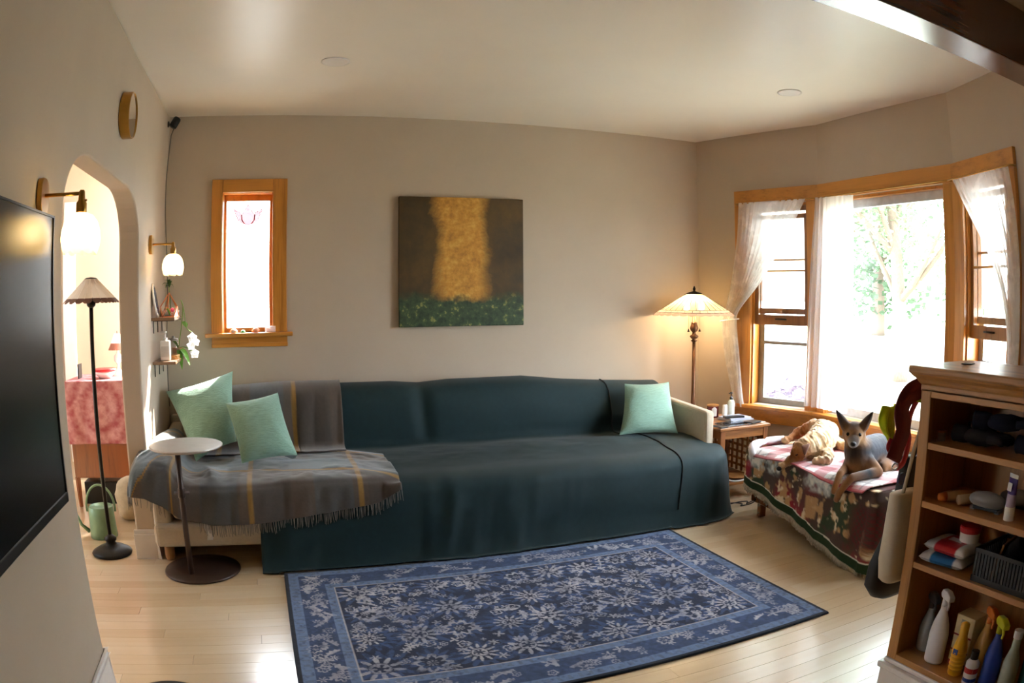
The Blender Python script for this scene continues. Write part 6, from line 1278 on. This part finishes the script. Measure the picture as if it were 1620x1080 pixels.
ribbon([(2.83, -3.40, 1.165), (2.765, -3.385, 1.14), (2.735, -3.38, 1.09), (2.75, -3.38, 1.02), (2.725, -3.38, 0.96), (2.705, -3.38, 0.915)], 0.078, M_MAROON, 'chest_pad', hn)
ribbon([(2.83, -3.39, 1.14), (2.80, -3.375, 1.08), (2.79, -3.37, 1.02), (2.80, -3.37, 0.97), (2.78, -3.37, 0.90), (2.74, -3.375, 0.885)], 0.022, M_RED, 'strap', hn)
ribbon([(2.70, -3.372, 0.99), (2.69, -3.37, 0.965), (2.715, -3.37, 0.945), (2.745, -3.372, 0.96)], 0.028, M_RED, 'handle_loop', hn)
MB().tube([(2.72 + 0.016 * math.cos(a), -3.38, 0.892 + 0.011 * math.sin(a)) for a in np.linspace(0, 2 * PI, 19)], 0.003, 6).build('buckle_ring', mat('chrome', 'c9c9cc', 0.15, metal=1.0), hn, smooth=True)
MB().tube([(2.83, -3.40, 1.16), (2.83, -3.43, 1.125), (2.83, -3.42, 1.112)], 0.006, 8).build('hanging_loop', M_MAROON, hn, smooth=True)
lv = thing('reflective_vest', (2.70, -3.34, 1.0), 'crumpled lime yellow reflective vest behind the dog harness', 'vest')
nu, nv = 30, 40; u, v = np.meshgrid(np.linspace(0, 1, nu), np.linspace(0, 1, nv), indexing='ij')
zt = 1.095 - 0.125 * v; xl = 2.675 - 0.014 * np.sin(v * PI) + 0.050 * v ** 2; xr = 2.775 - 0.02 * v
Pv = np.stack([xl + (xr - xl) * u, -3.34 + 0.012 * np.sin(u * 14 + v * 4) + 0.02 * u, zt + 0.006 * np.sin(u * 9)], -1); npgrid('vest_cloth', Pv, mat('lime_fabric', 'd3ea12', 0.7, var=0.08, bump=0.3), lv, solid=0.004)
ribbon([(2.77, -3.33, 1.09), (2.81, -3.37, 1.12), (2.825, -3.425, 1.112)], 0.018, mat('lime_fabric', 'd3ea12', 0.7), 'strap', lv)
# ------------------------------------------------------------------ outdoors
GZ = -0.75
t = NT('lawn'); n = t.noise(t.coord('Object'), 1.3, 6); t.l(t.ramp(n, [(0.35, hexc('8f917f')), (0.65, hexc('a4a592'))]), t.b.inputs['Base Color']); setp(t.b, Roughness=0.9); M_LAWN = t.m
M_PAVE = mat('concrete_paving', 'a8a69f', 0.85, var=0.08)
box('lawn', M_LAWN, 4.75, 70, -45, 60, GZ - 0.2, GZ, bevel=0, label='sunlit front lawn outside the bay window', kind='structure')
box('path', M_PAVE, 9.5, 11.2, -40, 55, GZ, GZ + 0.02, bevel=0, label='pale concrete sidewalk across the lawn', kind='structure')
box('street', mat('asphalt', '8b8b8d', 0.9), 24, 31, -44, 58, GZ, GZ + 0.015, bevel=0, label='grey street beyond the sidewalk', kind='structure')
box('ground', M_PAVE, -25, 4.7, 0.4, 40, GZ - 0.2, GZ, bevel=0, label='pale driveway outside the narrow window', kind='structure')
M_BARK = mat('bark', '6b5d50', 0.95, var=0.25, scale=14, bump=0.6, bscale=40, stretch=(4, 4, 1))
M_FOL = [sheer('foliage_green', (0.15, 0.22, 0.13), 0.0, 0.45), sheer('foliage_light', (0.24, 0.30, 0.18), 0.0, 0.5), sheer('foliage_dark', (0.08, 0.12, 0.07), 0.0, 0.35)]
def tree(loc, h, spread, trunk, label, seed, nleaf=2600, crown_z=(0.45, 1.0), leafsize=0.20, mats=(0, 1), lean=(0, 0), forks=()):
    rr = random.Random(seed); x, y = loc; t_ = thing('tree', (x, y, GZ), label, 'tree', 'trees outside the bay')
    tp_, _ = polyline([(x, y, GZ), (x + lean[0] * 0.3, y + lean[1] * 0.3, GZ + h * 0.25), (x + lean[0], y + lean[1], GZ + h * 0.6)], 14)
    MB().tube([tuple(p) for p in tp_], [trunk * (1.25 - 0.6 * k / 13) for k in range(14)], 14).build('trunk', M_BARK, t_, smooth=True)
    br_ = list(forks) + [(rr.uniform(-1, 1) * spread * 0.6, rr.uniform(-1, 1) * spread * 0.6, rr.uniform(0.65, 0.9)) for _ in range(5)]
    for bx_, by_, bz_ in br_:
        k = rr.randint(7, 11) if (bx_, by_, bz_) not in forks else 5; p0 = tp_[k]; p1 = np.array((x + lean[0] + bx_, y + lean[1] + by_, GZ + h * bz_)); q, _ = polyline([tuple(p0), tuple(p0 * 0.5 + p1 * 0.5 + np.array((0, 0, -0.15))), tuple(p1)], 10)
        MB().tube([tuple(p) for p in q], [trunk * (0.5 - 0.35 * j / 9) for j in range(10)], 8).build('branch', M_BARK, t_, smooth=True)
    for mi in mats:
        vs, fs = [], []
        cl = [(rr.gauss(0, 0.45), rr.gauss(0, 0.45), rr.uniform(*crown_z)) for _ in range(34)]
        for k in range(nleaf // len(mats)):
            a, b_, c_ = rr.choice(cl); px = x + lean[0] + a * spread + rr.gauss(0, 0.16) * spread; py = y + lean[1] + b_ * spread + rr.gauss(0, 0.16) * spread; pz = GZ + h * c_ + rr.gauss(0, 0.05) * h
            th, ph = rr.uniform(0, 6.28), rr.uniform(-0.9, 0.9); L = leafsize * rr.uniform(0.6, 1.3); d = Vector((math.cos(th) * math.cos(ph), math.sin(th) * math.cos(ph), math.sin(ph))) * L; s_ = d.cross(Vector((rr.uniform(-1, 1), rr.uniform(-1, 1), 1))).normalized() * L * 0.42; p = Vector((px, py, pz)); b0 = len(vs)
            vs += [p, p + d * 0.5 + s_, p + d, p + d * 0.5 - s_]; fs.append((b0, b0 + 1, b0 + 2, b0 + 3))
        b = MB(); b.v = vs; b.f = fs
        me = bpy.data.meshes.new('crown'); me.from_pydata([tuple(v - Vector(t_['_o'])) for v in vs], [], fs); me.materials.append(M_FOL[mi]); o = bpy.data.objects.new('crown', me); COL.objects.link(o); o.parent = t_; o['kind'] = 'stuff'; o['_o'] = t_['_o']
    return t_
tree((16.0, 7.8), 9.0, 3.6, 0.19, 'broad street tree with a forked trunk seen through the picture window', 3, 12000, (0.36, 0.95), 0.17, (0, 1), (-0.1, 0.3), ((-0.5, -2.3, 0.45), (0.3, 1.6, 0.55), (-0.3, -3.2, 0.52)))
tree((8.2, 5.6), 8.0, 2.5, 0.14, 'leafy lawn tree added out of view to shade the bay windows', 5, 9000, (0.58, 1.0), 0.22, (0, 2), (-0.3, -1.5))  # unseen tree, added so its crown blocks the sun at the bay
tree((33, 24), 12, 5.0, 0.35, 'distant roadside tree across the street with a round crown', 8, 3000, (0.16, 0.9), 0.45, (0, 2))
tree((33, 4), 11, 5.0, 0.35, 'distant pale tree across the street beside the house', 9, 2200, (0.25, 0.9), 0.55, (1, 0))
# low shrub under the window
def shrub(loc, r, n, label, seed, mi=2):
    rr = random.Random(seed); t_ = thing('shrub', (loc[0], loc[1], GZ), label, 'shrub', 'shrubs outside the bay'); vs, fs = [], []
    for k in range(n):
        v = Vector((rr.gauss(0, 1), rr.gauss(0, 1), rr.gauss(0, 1))).normalized() * r * rr.uniform(0.6, 1.0); p = Vector((loc[0], loc[1], GZ + r * 0.9)) + Vector((v.x * 1.2, v.y * 1.2, v.z * 0.95)); p.z = max(p.z, GZ + 0.03)
        L = 0.09 * rr.uniform(0.6, 1.4); d = Vector((rr.uniform(-1, 1), rr.uniform(-1, 1), rr.uniform(-0.4, 1))).normalized() * L; s_ = d.cross(Vector((rr.uniform(-1, 1), 0.3, 1))).normalized() * L * 0.4; b0 = len(vs); vs += [p, p + d * 0.5 + s_, p + d, p + d * 0.5 - s_]; fs.append((b0, b0 + 1, b0 + 2, b0 + 3))
    me = bpy.data.meshes.new('foliage'); me.from_pydata([tuple(v - Vector(t_['_o'])) for v in vs], [], fs); me.materials.append(M_FOL[mi]); o = bpy.data.objects.new('foliage', me); COL.objects.link(o); o.parent = t_; o['kind'] = 'stuff'; o['_o'] = t_['_o']
    b = MB()
    for k in range(7):
        a = k * 0.9; b.tube([(loc[0], loc[1], GZ), (loc[0] + 0.5 * r * math.cos(a), loc[1] + 0.5 * r * math.sin(a), GZ + r)], [0.02, 0.008], 6)
    b.build('stem', M_BARK, t_, smooth=True)
M_FOL.append(sheer('foliage_plum', (0.16, 0.13, 0.17), 0.0, 0.3))
shrub((6.2, 1.2), 0.62, 1500, 'dark plum shrub below the bay window beside the lamp', 21, 3)
shrub((7.4, 2.4), 0.60, 1300, 'second dark plum shrub standing farther out on the lawn', 22, 3)
# pale house across the street
hs = thing('house', (44, 14, GZ), 'pale house across the street with white siding', 'house')
M_SID = mat('pale_siding', 'd6d2c8', 0.8, var=0.03)
box('wall', M_SID, 40, 48, 8, 20, GZ, GZ + 4.2, hs, 0.02)
b = MB(); b.prism([(7.4, GZ + 4.2), (20.6, GZ + 4.2), (14, GZ + 7.2)], 39.4, 48.6, 'x'); b.build('roof', mat('grey_shingles', '7d7c7c', 0.9, var=0.15), hs)
for y in (10.0, 13.2, 16.4):
    f_ = box('window', M_WHITE, 39.94, 40.02, y, y + 1.5, GZ + 1.2, GZ + 2.9, hs, 0.01); box('pane', mat('far_glass', '5a6670', 0.1), 39.925, 39.945, y + 0.12, y + 1.38, GZ + 1.32, GZ + 2.78, f_, 0)
# pale neighbouring house wall outside the narrow window
nb_ = thing('neighbour_house', (0.5, 7.5, GZ), 'white sided neighbouring house outside the narrow window', 'house')
for k in range(20): box('siding_board', mat('white_siding', 'e3e1dc', 0.7, var=0.02), -7, 2.2, 6.0 - 0.0, 6.04, GZ + k * 0.16, GZ + k * 0.16 + 0.165, nb_, 0, xf=rotm((0, 0, 0), 0, 0))
box('wall_core', mat('white_siding', 'e3e1dc', 0.7, var=0.02), -7, 2.2, 6.04, 10, GZ, GZ + 3.2, nb_, 0)
